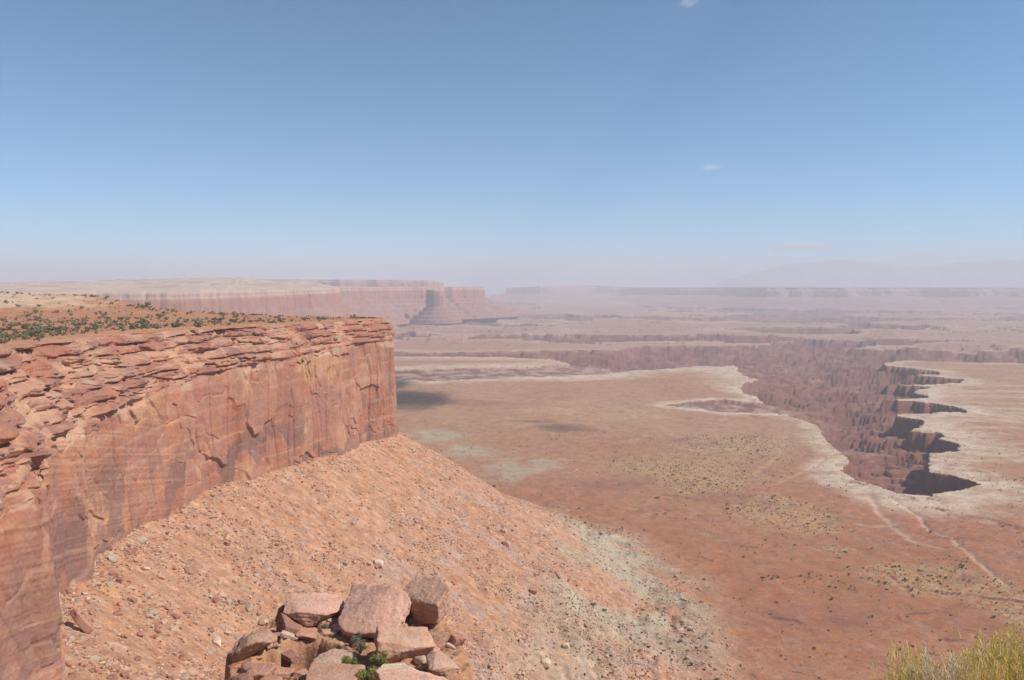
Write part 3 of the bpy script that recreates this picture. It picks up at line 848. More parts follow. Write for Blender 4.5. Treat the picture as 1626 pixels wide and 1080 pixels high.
# ---- rocks
def sphere_dirs(n):
    k = np.arange(n) + 0.5
    ph = np.arccos(1 - 2 * k / n); th = np.pi * (1 + 5 ** 0.5) * k
    return np.stack([np.cos(th) * np.sin(ph), np.sin(th) * np.sin(ph), np.cos(ph)], 1)


def ico(sub):
    import bmesh
    bm = bmesh.new(); bmesh.ops.create_icosphere(bm, subdivisions=sub, radius=1)
    v = np.array([q.co[:] for q in bm.verts]); f = np.array([[q.index for q in g.verts] for g in bm.faces]); bm.free()
    return v, f


ICO = {k: ico(k) for k in (1, 2, 3, 5, 6)}


def boulder(size, seed, sub=5, box=0.75, sharp=16.0, lump=0.05, layers=0.0):
    """An angular block: a polyhedron of cut planes with softened edges, chipped and pitted."""
    r_ = np.random.RandomState(seed)
    u, f = ICO[sub]
    pl, hh = [], []
    for ax in range(3):
        for sg in (-1, 1):
            n_ = np.zeros(3); n_[ax] = sg; n_ = n_ + r_.normal(0, 0.16, 3); pl.append(n_ / np.linalg.norm(n_)); hh.append(r_.uniform(.8, 1.0))
    for _ in range(8):
        n_ = r_.normal(0, 1, 3); pl.append(n_ / np.linalg.norm(n_)); hh.append(r_.uniform(box, box + .5))
    pl, hh = np.array(pl), np.array(hh)
    t = np.maximum(u @ pl.T, 1e-3) / hh
    rad = 1.0 / (np.sum(t ** sharp, 1) ** (1 / sharp))
    v = u * rad[:, None]
    q = v * np.array(size) / max(np.mean(size), 1e-6) + r_.uniform(0, 90, 3)
    d = lump * (fbm(q[:, 0] * 1.3 + q[:, 2] * .7, q[:, 1] * 1.3 - q[:, 2] * .9, 5, seed) + .5 * fbm(q[:, 0] * 4 - q[:, 2] * 3, q[:, 1] * 4 + q[:, 2] * 2, 3, seed + 1))
    if layers:
        d = d + layers * (fbm(q[:, 2] * 5, q[:, 0] * .5, 2, seed + 2))
    v = v * (1 + d)[:, None]
    return v * np.array(size) / 2.0, f


def rock_colours(v, base, seed, dark=(.27, .13, .095)):
    n_ = len(v); c_ = np.empty((n_, 3), F4); c_[...] = base
    s_ = 1.6 / max(1e-3, np.ptp(v[:, 0]))
    a_ = fbm(v[:, 0] * s_ * 2 + v[:, 2] * s_, v[:, 1] * s_ * 2 - v[:, 2] * s_, 4, seed + 5)
    c_ = mixc(c_, dark, ss(.1, .5, a_) * .55)
    b_ = fbm(v[:, 2] * s_ * 6, v[:, 0] * s_, 3, seed + 6)
    c_ = mixc(c_, base, np.full(n_, .3))
    return mixc(c_, np.array(base) * 1.18, ss(.1, .4, b_) * .5)


# ---- the outcrop of stacked blocks below the viewpoint
ZO = -29.0
foot = [P(x, y, ZO) for x, y in [(364, 1140), (368, 1040), (386, 1012), (428, 988), (452, 972), (520, 966), (560, 953), (640, 950), (688, 968), (712, 1000), (728, 1030), (740, 1070), (752, 1140), (740, 1350), (380, 1350)]]
gx = np.arange(-27, 3, 0.14); gy = np.arange(34, 84, 0.14)
X, Y = np.meshgrid(gx, gy)
wx_, wy_ = X + 0.9 * fbm(X / 4, Y / 4, 4, 601), Y + 0.9 * fbm(X / 4 + 7, Y / 4, 4, 603)
fd = seg_dist(wx_, wy_, foot)
_a, _b, oc_ = cells(X / 1.7 + .3 * fbm(X / 1.2, Y / 1.2, 3, 617), Y / 1.5, 619)
Zo = ZO + 0.7 * (oc_ - .5) * ss(.0, .12, _b - _a) - .25 * ss(.08, 0, _b - _a) + 0.55 * fbm(X / 5, Y / 5, 4, 605) + 0.32 * fbm(X / 1.1, Y / 1.1, 5, 607, gain=.65)
pitx, pity = P(494, 1040, ZO); rr = np.hypot((X - pitx) / 2.6, (Y - pity) / 2.3)
Zo = Zo - 6.0 * ss(1.15, 0.8, rr + 0.25 * fbm(X / 2, Y / 2, 3, 609))
px2, py2 = P(455, 1052, ZO); rr = np.hypot((X - px2) / 2.4, (Y - py2) / 3.2)
Zo = Zo - 1.6 * ss(1.15, 0.75, rr + 0.3 * fbm(X / 2, Y / 2, 3, 611))
q = np.maximum(fd, 0); stp = np.floor(q / 0.8) * 3.4 + ss(.4, .9, q / .8 - np.floor(q / .8)) * 3.4
Zo = np.where(fd > 0, Zo - np.minimum(stp, 110), Zo)
c = np.empty(X.shape + (3,), F4); c[...] = (.43, .225, .13)
c = mixc(c, (.48, .29, .18), ss(0, .4, fbm(X / 2.2, Y / 2.2, 4, 613)) * .8); c = mixc(c, (.28, .135, .09), ss(.1, .4, fbm(X / .8, Y / .8, 3, 615)) * .6)
tag(make_mesh('rock_outcrop', np.stack([X, Y, Zo], -1).reshape(-1, 3), grid_faces(*X.shape, keep=(fd < 34)[:-1, :-1]), c.reshape(-1, 3), mats=[M_boulder]), kind='structure')


def outcrop_z(x, y):
    i = np.clip(((y - 34) / 0.14).astype(int) if hasattr(y, 'astype') else int((y - 34) / 0.14), 0, len(gy) - 1)
    j = np.clip(((x + 27) / 0.14).astype(int) if hasattr(x, 'astype') else int((x + 27) / 0.14), 0, len(gx) - 1)
    return Zo[i, j]


PINK = (.58, .335, .245); RUST = (.43, .22, .15); BROWN = (.31, .16, .115); CREAM = (.62, .46, .34)
# photo centre, foot row, width, visible height, depth/width, yaw, tilt, colour, seed, label
BLOCKS = [
    (489, 992, 100, 50, .55, 8, (-14, 6), PINK, 11, 'long flat pinkish slab with a cracked front at the upper left of the block pile', .8),
    (584, 1013, 122, 94, .75, -24, (-30, -10), PINK, 12, 'largest boulder of the pile, a broad pink face leaning back', .8),
    (637, 1056, 100, 72, .8, 32, (-12, 16), (.49, .285, .195), 13, 'squared orange-pink block with a dark left side in front of the largest boulder', .86),
    (677, 992, 74, 76, .8, -32, (-8, -14), (.48, .29, .205), 14, 'chunky pale pink boulder with a shaded underside at the top right of the pile', .78),
    (618, 961, 62, 30, .6, 30, (-6, 22), RUST, 15, 'thin rusty sliver of rock wedged behind the largest boulder', .8),
    (640, 982, 26, 28, .8, 0, (0, 10), PINK, 16, 'small rounded stone in the gap between two big pink boulders', .7),
    (462, 1009, 44, 34, .6, 20, (-20, 30), BROWN, 17, 'dark brown wedge of rock under the left end of the long slab', .75),
    (400, 1046, 54, 40, .55, 12, (-18, -14), (.42, .25, .17), 18, 'smooth slanting slab at the far left edge of the outcrop', .8),
    (527, 1052, 64, 40, .7, -20, (-16, 6), (.54, .34, .25), 19, 'pale sloping slab beside the dark cavity of the outcrop', .85),
    (402, 1074, 56, 44, .7, -12, (-6, -12), RUST, 20, 'rusty block below the slanting slab on the outcrop left', .78),
    (443, 1066, 38, 32, .7, 24, (0, 8), RUST, 21, 'rusty block with a black hollow beneath it, left of the cavity', .75),
    (468, 1074, 26, 38, .7, 10, (8, 22), (.40, .22, .15), 22, 'narrow upright curved stone at the left lip of the cavity', .75),
    (528, 1104, 92, 30, .7, 4, (-4, 4), (.44, .25, .17), 23, 'broad low ledge block at the bottom of the picture below the cavity', .85),
    (656, 1112, 118, 50, .8, 12, (-14, 8), PINK, 24, 'broad pink slab at the bottom below the squared block', .82),
    (701, 1075, 56, 36, .8, 28, (-10, 10), (.47, .29, .21), 25, 'rough pale block at the lower right corner of the pile', .75),
    (726, 1024, 22, 22, .9, 36, (0, 4), RUST, 26, 'small rusty cube standing alone right of the pile', .9),
    (694, 1034, 34, 26, .8, -16, (0, 14), BROWN, 27, 'brownish lump resting against the right side of the squared block', .7),
    (628, 1088, 64, 22, .6, -6, (-10, 0), CREAM, 28, 'whitish thin slab at the bottom edge beside the green bush', .85),
    (516, 1008, 22, 18, .8, 15, (0, 6), (.45, .26, .18), 29, 'small block under the right end of the long slab', .8),
    (536, 1003, 24, 20, .8, -25, (0, 0), PINK, 30, 'small pinkish stone at the left foot of the largest boulder', .8),
    (437, 1016, 26, 18, .8, 40, (10, 0), RUST, 31, 'rusty stone just above the slanting slab on the left', .7),
    (456, 1034, 34, 22, .7, -30, (-10, 12), BROWN, 32, 'brown stone tilted over the left hollow of the outcrop', .7),
    (484, 1018, 36, 18, .6, 15, (-12, 18), RUST, 33, 'thin rusty plate roofing the dark cavity', .8),
    (520, 1066, 22, 14, .8, 0, (0, 0), PINK, 34, 'small flat stone at the lower lip of the cavity', .7),
    (382, 1098, 36, 38, .8, 20, (0, -10), BROWN, 35, 'dark block at the bottom left corner of the outcrop', .8),
    (424, 1098, 40, 28, .8, -10, (0, 6), RUST, 36, 'rusty block at the bottom edge below the left stack', .8),
    (687, 1046, 22, 18, .8, 50, (0, 0), PINK, 37, 'small pink stone at the right foot of the squared block', .75),
    (716, 1050, 24, 16, .8, 10, (0, 0), (.44, .26, .18), 38, 'flat stone between the pale corner block and the rusty cube', .75),
    (560, 1064, 24, 12, .8, -15, (0, 0), (.44, .26, .18), 39, 'flat stone just below the round green bush', .75),
]
DIMS = {11: (100, 62, 24, 14, 6, 5), 12: (124, 104, 46, 30, -7, -14), 13: (100, 66, 40, 20, 10, 24), 14: (80, 62, 54, 12, -12, -28), 15: (64, 40, 14, 14, 14, 24), 24: (118, 52, 26, 10, 4, 12), 19: (66, 46, 22, 10, -6, -20)}
for (px, py, wp, hp, dr, yaw, tilt, colr, sd, lab, bx) in BLOCKS:
    x, y = P(px, py, ZO)
    k = y / FPX * 1.06
    w = wp * k; dpt = w * dr; h = max((hp * k - 0.42 * dpt) / 0.9, 0.35 * w * dr)
    tilt = (-1.2 * tilt[0] + 6, tilt[1])
    if sd in DIMS:
        wq, dq, hq, t0_, t1_, yaw = DIMS[sd]; w, dpt, h, tilt = wq * k, dq * k, hq * k, (t0_, t1_)
    v, f = boulder((w, dpt, h), sd, 6 if wp > 60 else 5, bx - .06, 34, 0.10, 0.05)
    R = Euler((math.radians(tilt[0]), math.radians(tilt[1]), math.radians(yaw))).to_matrix()
    v = v @ np.array(R).T
    cy_ = y + dpt * 0.45
    zsurf = float(outcrop_z(x, cy_)) if wp > 20 else float(outcrop_z(x, cy_))
    zsurf = max(zsurf, ZO - 1.0)
    zc_ = zsurf - v[:, 2].min() - 0.16 * np.ptp(v[:, 2])
    o = make_mesh('boulder', v, f, rock_colours(v, colr, sd), mats=[M_boulder])
    o.location = (x, cy_, zc_)
    tag(o, lab, 'boulder', 'blocks piled on the outcrop below the viewpoint')

R = np.random.RandomState(41); cnt = 0
STN = [(.50, .29, .20), (.40, .20, .135), (.29, .15, .105), (.56, .40, .29)]; STL = ['pinkish', 'rusty', 'dark brown', 'pale']
VAR_ST = []
for i in range(12):
    v, f = boulder((1, R.uniform(.6, 1.0), R.uniform(.35, .8)), 870 + i, 3, .66, 26, .09); VAR_ST.append(make_mesh('stone', v, f, rock_colours(v, STN[i % 4], 870 + i), mats=[M_boulder], link=False))
while cnt < 250:
    px_ = R.uniform(372, 745); py_ = R.uniform(945, 1110)
    x, y = P(px_, py_, ZO)
    if seg_dist(np.array([x]), np.array([y]), foot)[0] > -.2: continue
    zz_ = float(outcrop_z(x, y))
    s_ = float(np.clip(np.exp(R.normal(-.9, .5)), .16, 1.3)) * (1.35 if px_ < 480 else 1)
    i = int(R.randint(0, 12)); o = bpy.data.objects.new('stone', VAR_ST[i]); COL.objects.link(o)
    o.scale = (s_ * R.uniform(.9, 1.6), s_, s_ * R.uniform(.8, 1.1)); o.rotation_euler = (R.uniform(-.3, .5), R.uniform(-.4, .4), R.uniform(0, 6.28)); o.location = (x, y, zz_ + .12 * s_)
    where = 'on the left side of the outcrop' if px_ < 480 else 'on the right side of the outcrop' if px_ > 640 else 'on the middle of the outcrop'
    tag(o, f"{'small' if s_ < .6 else 'larger'} {STL[i % 4]} broken stone {where}", 'stone', 'loose stones on the outcrop'); cnt += 1


# ---- foliage
def leaf_cloud(n, seed, h=1.0, w=0.6, blobs=7, ls=0.09, trunk=True, squash=0.8):
    """Small leaf-sized faces gathered in uneven clumps, with bare twigs inside."""
    r_ = np.random.RandomState(seed)
    cs = np.stack([r_.uniform(-w, w, blobs) * .62, r_.uniform(-w, w, blobs) * .62, r_.uniform(.28, .80, blobs) * h], 1)
    rs = r_.uniform(.22, .40, blobs) * w * 1.1
    k_ = r_.randint(0, blobs, n)
    d_ = r_.normal(0, 1, (n, 3)); d_ /= np.linalg.norm(d_, axis=1)[:, None]
    p_ = cs[k_] + d_ * (rs[k_] * r_.uniform(.45, 1.08, n) ** .6)[:, None] * np.array([1, 1, squash])
    p_[:, 2] = np.maximum(p_[:, 2], 0.02)
    a_ = r_.normal(0, 1, (n, 3)); a_ /= np.linalg.norm(a_, axis=1)[:, None]
    b_ = np.cross(a_, d_); b_ /= np.linalg.norm(b_, axis=1)[:, None] + 1e-9
    s_ = (ls * r_.uniform(.6, 1.4, n))[:, None]
    V_ = np.stack([p_ - a_ * s_, p_ - b_ * s_ * .6, p_ + a_ * s_, p_ + b_ * s_ * .6], 1).reshape(-1, 3)
    F_ = np.arange(4 * n).reshape(-1, 4)
    tv_, tf_ = [], []
    if trunk:
        for cpt in cs:
            o_ = len(tv_); t0 = np.array([0, 0, -0.05 * h]); e_ = cpt - t0
            s1 = np.cross(e_, [0.3, 1, 0.1]); s1 /= np.linalg.norm(s1); s2 = np.cross(e_, s1); s2 /= np.linalg.norm(s2)
            for t, rad in ((0, .035), (.5, .022), (1, .008)):
                for an in (0, 2.1, 4.2):
                    tv_.append(t0 + e_ * t + np.array([0, 0, .06]) * math.sin(3.1 * t) + (s1 * math.cos(an) + s2 * math.sin(an)) * rad)
            for l_ in range(2):
                for q_ in range(3):
                    tf_.append((o_ + l_ * 3 + q_, o_ + l_ * 3 + (q_ + 1) % 3, o_ + l_ * 3 + 3 + (q_ + 1) % 3, o_ + l_ * 3 + 3 + q_))
    return V_, F_, np.array(tv_), np.array(tf_)


M_juniper = leaf_mat('juniper_foliage', (.105, .112, .045), (.25, .235, .115))
M_sage = leaf_mat('sage_foliage', (.18, .175, .10), (.29, .27, .165))
M_scrub = leaf_mat('saltbush_foliage', (.075, .075, .040), (.15, .135, .080))
M_green = leaf_mat('fresh_foliage', (.13, .16, .035), (.24, .26, .075))
M_twig = rock_mat('twig_bark', (4.0, 20.0), .2, 0, 0, attr=False, base=(.20, .15, .11))


def shrub_mesh(name, n, seed, mat, **kw):
    v, f, tv_, tf_ = leaf_cloud(n, seed, **kw)
    nv_ = len(v)
    if len(tv_):
        v = np.vstack([v, tv_]); f = np.vstack([f, tf_ + nv_])
    me = make_mesh(name, v, f, smooth=False, mats=[mat, M_twig], link=False)
    mi = np.zeros(len(f), np.int32); mi[n:] = 1
    me.polygons.foreach_set('material_index', mi)
    return me


def merged(name, meshes, xs, ys, zs, sizes, rng_, mat, kind='stuff', squash=(1, 1)):
    """Many small ones as one mesh (numpy copies of a few sources)."""
    allv, allf, off_ = [np.zeros((0, 3))], [np.zeros((0, meshes[0][1].shape[1]), int)], 0
    pick = rng_.randint(0, len(meshes), len(xs)); ang = rng_.uniform(0, 6.28, len(xs))
    for m_ in range(len(meshes)):
        v0, f0 = meshes[m_]
        id_ = np.where(pick == m_)[0]
        if not len(id_): continue
        ca, sa = np.cos(ang[id_])[:, None], np.sin(ang[id_])[:, None]
        s_ = sizes[id_][:, None]
        vx = (v0[None, :, 0] * ca - v0[None, :, 1] * sa) * s_ + xs[id_][:, None]
        vy = (v0[None, :, 0] * sa + v0[None, :, 1] * ca) * s_ + ys[id_][:, None]
        vz = v0[None, :, 2] * s_ + zs[id_][:, None]
        allv.append(np.stack([vx, vy, vz], -1).reshape(-1, 3))
        allf.append((f0[None] + (np.arange(len(id_)) * len(v0))[:, None, None]).reshape(-1, f0.shape[1]) + off_)
        off_ += len(id_) * len(v0)
    return np.vstack(allv), np.vstack(allf), pick


# ---- shrubs on the mesa top
R = np.random.RandomState(77)
n = 60000
d_ = 1 / R.uniform(1 / 1150., 1 / 215., n); u_ = R.uniform(-0.70, -0.15, n)
x, y = u_ * d_, d_
dd = seg_dist(x, y, top_poly)
back_d = seg_dist(x, y, back[:6], False)
den = 0.15 + 0.34 * ss(-.1, .4, fbm(x / 45, y / 45, 4, 651)) + 1.0 * ss(55, 12, back_d)
den = den * ss(-6, -22, dd)
keepm = (dd < -7) & (R.uniform(0, 1, n) < den * .30)
x, y = x[keepm], y[keepm]
z = top_z(x, y); sz = np.exp(R.normal(0.72, .45, len(x))) * (1 + .3 * ss(40, 10, seg_dist(x, y, back[:6], False)))
pxs, pys, dps = project(np.stack([x, y, z], -1))
vis = (pxs > -15) & (pxs < 625)
x, y, z, sz, pxs, dps = (a[vis] for a in (x, y, z, sz, pxs, dps))
order = np.argsort(-sz / dps)
VAR_J = [shrub_mesh('juniper_shrub', 260, 700 + i, M_juniper if i < 5 else M_sage, h=.9, w=.62, blobs=8 if i < 5 else 5, ls=.085) for i in range(8)]
hillp = np.exp(-(((x + 700) / 210) ** 2 + ((y - 930) / 95) ** 2))
bd = seg_dist(x, y, back[:6], False); rd = -seg_dist(x, y, top_poly)
for k in order[:298]:
    vi = int(R.randint(0, 8)); sage = vi >= 5
    o = bpy.data.objects.new('sage_shrub' if sage else 'juniper_shrub', VAR_J[vi]); COL.objects.link(o)
    o.location = (x[k], y[k], z[k] - .05); s_ = sz[k]; o.scale = (s_ * R.uniform(.9, 1.3), s_ * R.uniform(.9, 1.3), s_ * R.uniform(.75, 1.05)); o.rotation_euler = (0, 0, R.uniform(0, 6.28))
    big = 'broad' if s_ > 2.6 else ('middling' if s_ > 1.7 else 'small')
    where = ('on the skyline edge of the mesa top' if bd[k] < 30 else 'on the pale rock hill at the mesa top' if hillp[k] > .45 else
             'near the bare brow above the cliff' if rd[k] < 28 else 'on red soil of the mesa top')
    tag(o, f"{big} {'grey-green sagebrush' if sage else 'dark green juniper shrub'} {where}", 'shrub', 'shrubs on the mesa top')
rest = order[298:]
src = [leaf_cloud(50, 720 + i, h=.9, w=.62, blobs=6, ls=.15, trunk=False)[:2] for i in range(4)]
v, f, _ = merged('x', src, x[rest], y[rest], z[rest], sz[rest], R, None)
tag(make_mesh('low_scrub', v, f, smooth=False, mats=[M_scrub]), kind='stuff')

# ---- shrubs on the ledges of the near cliff
for (px, py, wpx, vi, lab) in [(494, 541, 11, 0, 'round dark juniper alone on a high ledge of the cliff'), (482, 576, 9, 1, 'left of two green shrubs on a middle cliff ledge'),
                               (491, 577, 8, 2, 'right of two green shrubs on a middle cliff ledge'), (534, 541, 8, 6, 'grey-green tuft on the ledge below the cliff brow'),
                               (115, 611, 6, 3, 'tiny green bush in the rubble band of the cliff'), (187, 580, 8, 6, 'grey tuft on the broken upper cliff ledges'),
                               (473, 548, 5, 4, 'tiny shrub left of the round dark juniper on the cliff'), (142, 589, 5, 1, 'tiny dark bush beside a shadowed cliff slot'),
                               (133, 914, 8, 2, 'green bush at the foot of the cliff corner'), (160, 930, 7, 6, 'sparse grey bush on the talus by the cliff corner'),
                               (268, 848, 7, 3, 'lone green bush where the scree meets the wall')]:
    p_ = on_surface(SURF_CLIFF, px, py) if py < 700 else None
    if p_ is None:
        cand = SURF_TALUS if 'SURF_TALUS' in globals() else SURF_CLIFF
        vt = np.array([]);
        if 'SURF_TALUS' not in globals():
            me = bpy.data.objects['talus_slope'].data; arr = np.empty(len(me.vertices) * 3, F4); me.vertices.foreach_get('co', arr)
            SURF_TALUS = surf_pick(arr.reshape(-1, 3)); cand = SURF_TALUS
        p_ = on_surface(cand, px, py, 3)
    dep_ = project(p_)[2]; s_ = wpx * dep_ / FPX / 1.15
    o = bpy.data.objects.new('cliff_shrub', VAR_J[vi]); COL.objects.link(o); o.location = p_ - np.array([0, 0, .1]); o.scale = (s_, s_, s_ * 1.1)
    tag(o, lab, 'shrub', 'shrubs on the cliff')

# ---- loose rocks on the talus
me = bpy.data.objects['talus_slope'].data; arr = np.empty(len(me.vertices) * 3, F4); me.vertices.foreach_get('co', arr)
SURF_TALUS = surf_pick(arr.reshape(-1, 3))
tv = SURF_TALUS[0]
R = np.random.RandomState(99)
pk = R.randint(0, len(tv), 90000)
fq = R.randint(0, len(tv), 120000); fq = fq[seg_dist(tv[fq, 0].astype(float), tv[fq, 1].astype(float), mesa_poly) < 14]
pk = np.concatenate([pk, fq[:2600]])
foot_rock = np.arange(len(pk)) >= 90000
p_ = tv[pk].astype(np.float64); p_[:, :2] += R.uniform(-.6, .6, (len(p_), 2))
cl_ = fbm(p_[:, 0] / 28, p_[:, 1] / 28, 4, 661) + .5 * fbm(p_[:, 0] / 90, p_[:, 1] / 90, 2, 663)
kp = (R.uniform(0, 1, len(p_)) < .15 + .85 * ss(-.15, .35, cl_)) | foot_rock
p_ = p_[kp]
sz = np.clip(np.exp(R.normal(0.05, .55, len(p_))),   .35, 4.2)
_, _, dps = project(p_)
order = np.argsort(-sz / dps)
ROCK_C = [(.47, .27, .18), (.40, .20, .125), (.52, .345, .24), (.33, .17, .12), (.44, .34, .25)]
ROCK_N = ['tan', 'rusty', 'pale', 'dark brown', 'greyish']
VAR_R = []
for i in range(10):
    v, f = boulder((1, R.uniform(.7, 1.1), R.uniform(.5, .85)), 800 + i, 3, .72, 14, .07)
    VAR_R.append(make_mesh('rock', v, f, rock_colours(v, ROCK_C[i % 5], 800 + i), smooth=False, mats=[M_rock], link=False))
for k in order[:300]:
    i = int(R.randint(0, 10)); o = bpy.data.objects.new('fallen_rock', VAR_R[i]); COL.objects.link(o)
    s_ = sz[k]; o.scale = (s_ * R.uniform(.8, 1.5), s_ * R.uniform(.8, 1.2), s_ * R.uniform(.7, 1.1)); o.rotation_euler = (R.uniform(-.4, .4), R.uniform(-.4, .4), R.uniform(0, 6.28))
    o.location = (p_[k][0], p_[k][1], p_[k][2] + .12 * s_)
    q_ = land(np.array([p_[k][0]]), np.array([p_[k][1]]))
    where = 'near the foot of the wall' if q_['dm'][0] < 70 else ('on the grey-green lower slope' if q_['de'][0] > 190 else 'on the orange scree slope')
    big = 'big' if s_ > 2.6 else 'middling' if s_ > 1.8 else 'small'
    tag(o, f'{big} {ROCK_N[i % 5]} angular rock {where}', 'rock', 'rocks fallen on the talus slope')
rest = order[300:]
src = []
for i in range(8):
    v, f = boulder((1, R.uniform(.6, 1.1), R.uniform(.45, .85)), 830 + i, 1, .7, 12, .12); src.append((v, f))
gcol = R.randint(0, 5, len(rest))
allv, allf, allc, o_ = [], [], [], 0
for g in range(5):
    id_ = rest[gcol == g]
    v, f, _ = merged('x', src, p_[id_, 0], p_[id_, 1], p_[id_, 2] + .1 * sz[id_], sz[id_], R, None)
    allv.append(v); allf.append(f + o_); o_ += len(v); allc.append(np.tile(np.array(ROCK_C[g], F4), (len(v), 1)))
tag(make_mesh('rubble', np.vstack(allv), np.vstack(allf), np.vstack(allc), smooth=False, mats=[M_rock]), kind='stuff')
for (px, py, wpx, colr, lab) in [(603, 895, 15, CREAM, 'whitish rock standing out on the scree above the block pile'), (869, 1056, 17, CREAM, 'whitish rock near the bottom of the grey-green slope'),
                                 (806, 864, 13, PINK, 'pinkish block alone on the middle of the scree'), (345, 1022, 17, CREAM, 'pale flat rock on the scree left of the outcrop'),
                                 (1018, 1072, 12, PINK, 'pale pink rock at the bottom of the red plain edge'), (800, 842, 9, CREAM, 'small white rock above the lone pinkish block'),
                                 (850, 940, 14, RUST, 'rusty broken block on the greenish slope'), (900, 1026, 12, CREAM, 'cream stone on the lower greenish slope')]:
    q_ = on_surface(SURF_TALUS, px, py, 3); dep_ = project(q_)[2]; s_ = wpx * dep_ / FPX
    v, f = boulder((s_, s_ * .8, s_ * .75), px, 3, .75, 14, .06)
    o = make_mesh('fallen_rock', v, f, rock_colours(v, colr, px), smooth=False, mats=[M_rock]); o.location = q_ + np.array([0, 0, .2 * s_], F4)
    tag(o, lab, 'rock', 'rocks fallen on the talus slope')
# the dark leaning slab at the foot of the corner
q_ = on_surface(SURF_TALUS, 134, 1000, 4); dep_ = project(q_)[2]; s_ = 52 * dep_ / FPX
v, f = boulder((s_ * .28, s_ * .3, s_), 905, 5, .8, 14, .07)
v = v @ np.array(Euler((.2, -.5, .4)).to_matrix()).T
o = make_mesh('leaning_slab', v, f, rock_colours(v, RUST, 905), mats=[M_boulder]); o.location = q_ + np.array([0, 0, .3 * s_], F4)
tag(o, 'long rusty slab leaning at the foot of the cliff corner', 'rock slab')

# ---- shrubs and boulder fields on the plain
R = np.random.RandomState(123)
n = 160000
d_ = np.sqrt(R.uniform(560. ** 2, 1750. ** 2, n)); u_ = R.uniform(-.35, .70, n)
x, y = u_ * d_, d_
dm_ = seg_dist(x, y, mesa_poly); Dn_ = seg_dist(x, y, bench_main)
den = .05 + .55 * ss(.08, .5, fbm(x / 120, y / 90, 4, 671)) + .5 * ss(.06, .0, np.abs(fbm(x / 200, y / 160, 3, 673))) * ss(-.1, .3, fbm(x / 300, y / 300, 2, 675))
den = den * (.45 + .55 * ss(1100, 620, d_)) + .4 * blob(x, y, YELLOW_SPOTS, 111)
kp = (R.uniform(0, 1, n) < den * .30) & (dm_ > 190) & (Dn_ < -12)
x, y, d_ = x[kp], y[kp], d_[kp]
z = land(x, y)['z']; sz = np.exp(R.normal(.55, .35, len(x)))
order = np.argsort(-sz / d_)
VAR_S = [shrub_mesh('saltbush', 150, 740 + i, M_scrub if i < 4 else M_juniper, h=.7, w=.6, blobs=5, ls=.10) for i in range(6)]
for k in order[:298]:
    i = int(R.randint(0, 6)); o = bpy.data.objects.new('saltbush', VAR_S[i]); COL.objects.link(o); s_ = sz[k]
    o.scale = (s_ * R.uniform(.9, 1.3), s_ * R.uniform(.9, 1.3), s_); o.location = (x[k], y[k], z[k] - .04); o.rotation_euler = (0, 0, R.uniform(0, 6.28))
    px_ = CX + FPX * x[k] / y[k]
    where = 'below the end of the greenish slope' if px_ < 1150 else 'on the red flats below the rabbitbrush' if y[k] < 800 and px_ > 1350 else 'on the open red plain' if y[k] < 950 else 'on the plain towards the canyon head'
    big = 'large' if s_ > 2.5 else 'middling' if s_ > 1.8 else 'small'
    tag(o, f"{big} {'olive saltbush' if i < 4 else 'dark green bush'} {where}", 'bush', 'bushes dotted over the desert floor')
rest = order[298:]
src = [leaf_cloud(36, 760 + i, h=.7, w=.6, blobs=4, ls=.17, trunk=False)[:2] for i in range(4)]
v, f, _ = merged('x', src, x[rest], y[rest], z[rest], sz[rest], R, None)
tag(make_mesh('desert_scrub', v, f, smooth=False, mats=[M_scrub]), kind='stuff')
n = 30000
d_ = np.sqrt(R.uniform(600. ** 2, 1900. ** 2, n)); u_ = R.uniform(-.1, .70, n); x, y = u_ * d_, d_
ys = blob(x, y, YELLOW_SPOTS, 111)
kp = (R.uniform(0, 1, n) < .03 * ss(-.1, .4, fbm(x / 70, y / 70, 4, 681)) + .55 * ys) & (seg_dist(x, y, mesa_poly) > 200) & (seg_dist(x, y, bench_main) < -15)
x, y = x[kp], y[kp]; z = land(x, y)['z']; sz = np.exp(R.normal(.45, .45, len(x)))
v, f, _ = merged('x', [boulder((1, R.uniform(.6, 1.1), R.uniform(.4, .7)), 850 + i, 1, .7, 12, .12) for i in range(6)], x, y, z + .05, sz, R, None)
tag(make_mesh('boulder_field', v, f, np.tile(np.array((.45, .29, .17), F4), (len(v), 1)), smooth=False, mats=[M_rock]), kind='stuff')

# ---- bushes among the outcrop blocks
for (px, py, wpx, mat, sd, lab) in [(556, 1060, 30, M_green, 1, 'round bright green bush in front of the dark cavity'), (603, 1064, 32, M_green, 2, 'bright green bush at the shaded foot of the squared block'),
                                    (584, 1090, 36, M_green, 3, 'lowest green bush at the bottom edge between two slabs'), (513, 999, 17, M_sage, 4, 'small grey-green tuft on the end of the long slab'),
                                    (572, 1034, 24, M_sage, 5, 'grey-green tuft behind the two bright green bushes'), (566, 1021, 18, M_sage, 6, 'small dry tuft at the foot of the largest boulder')]:
    x, y = P(px, py, ZO); s_ = 1.1 * wpx * y / FPX
    v, f, tv_, tf_ = leaf_cloud(2600, 900 + sd, h=.9, w=.52, blobs=14, ls=.024)
    z_ = max(float(outcrop_z(x, y)), ZO - .8)
    root = bpy.data.objects.new('outcrop_bush', None); COL.objects.link(root); root.location = (x, y, z_ + .05); root.scale = (s_, s_, s_)
    tag(root, lab, 'bush', 'bushes among the outcrop blocks')
    make_mesh('foliage', v, f, smooth=False, mats=[mat], parent=root); make_mesh('twigs', tv_, tf_, smooth=False, mats=[M_twig], parent=root)

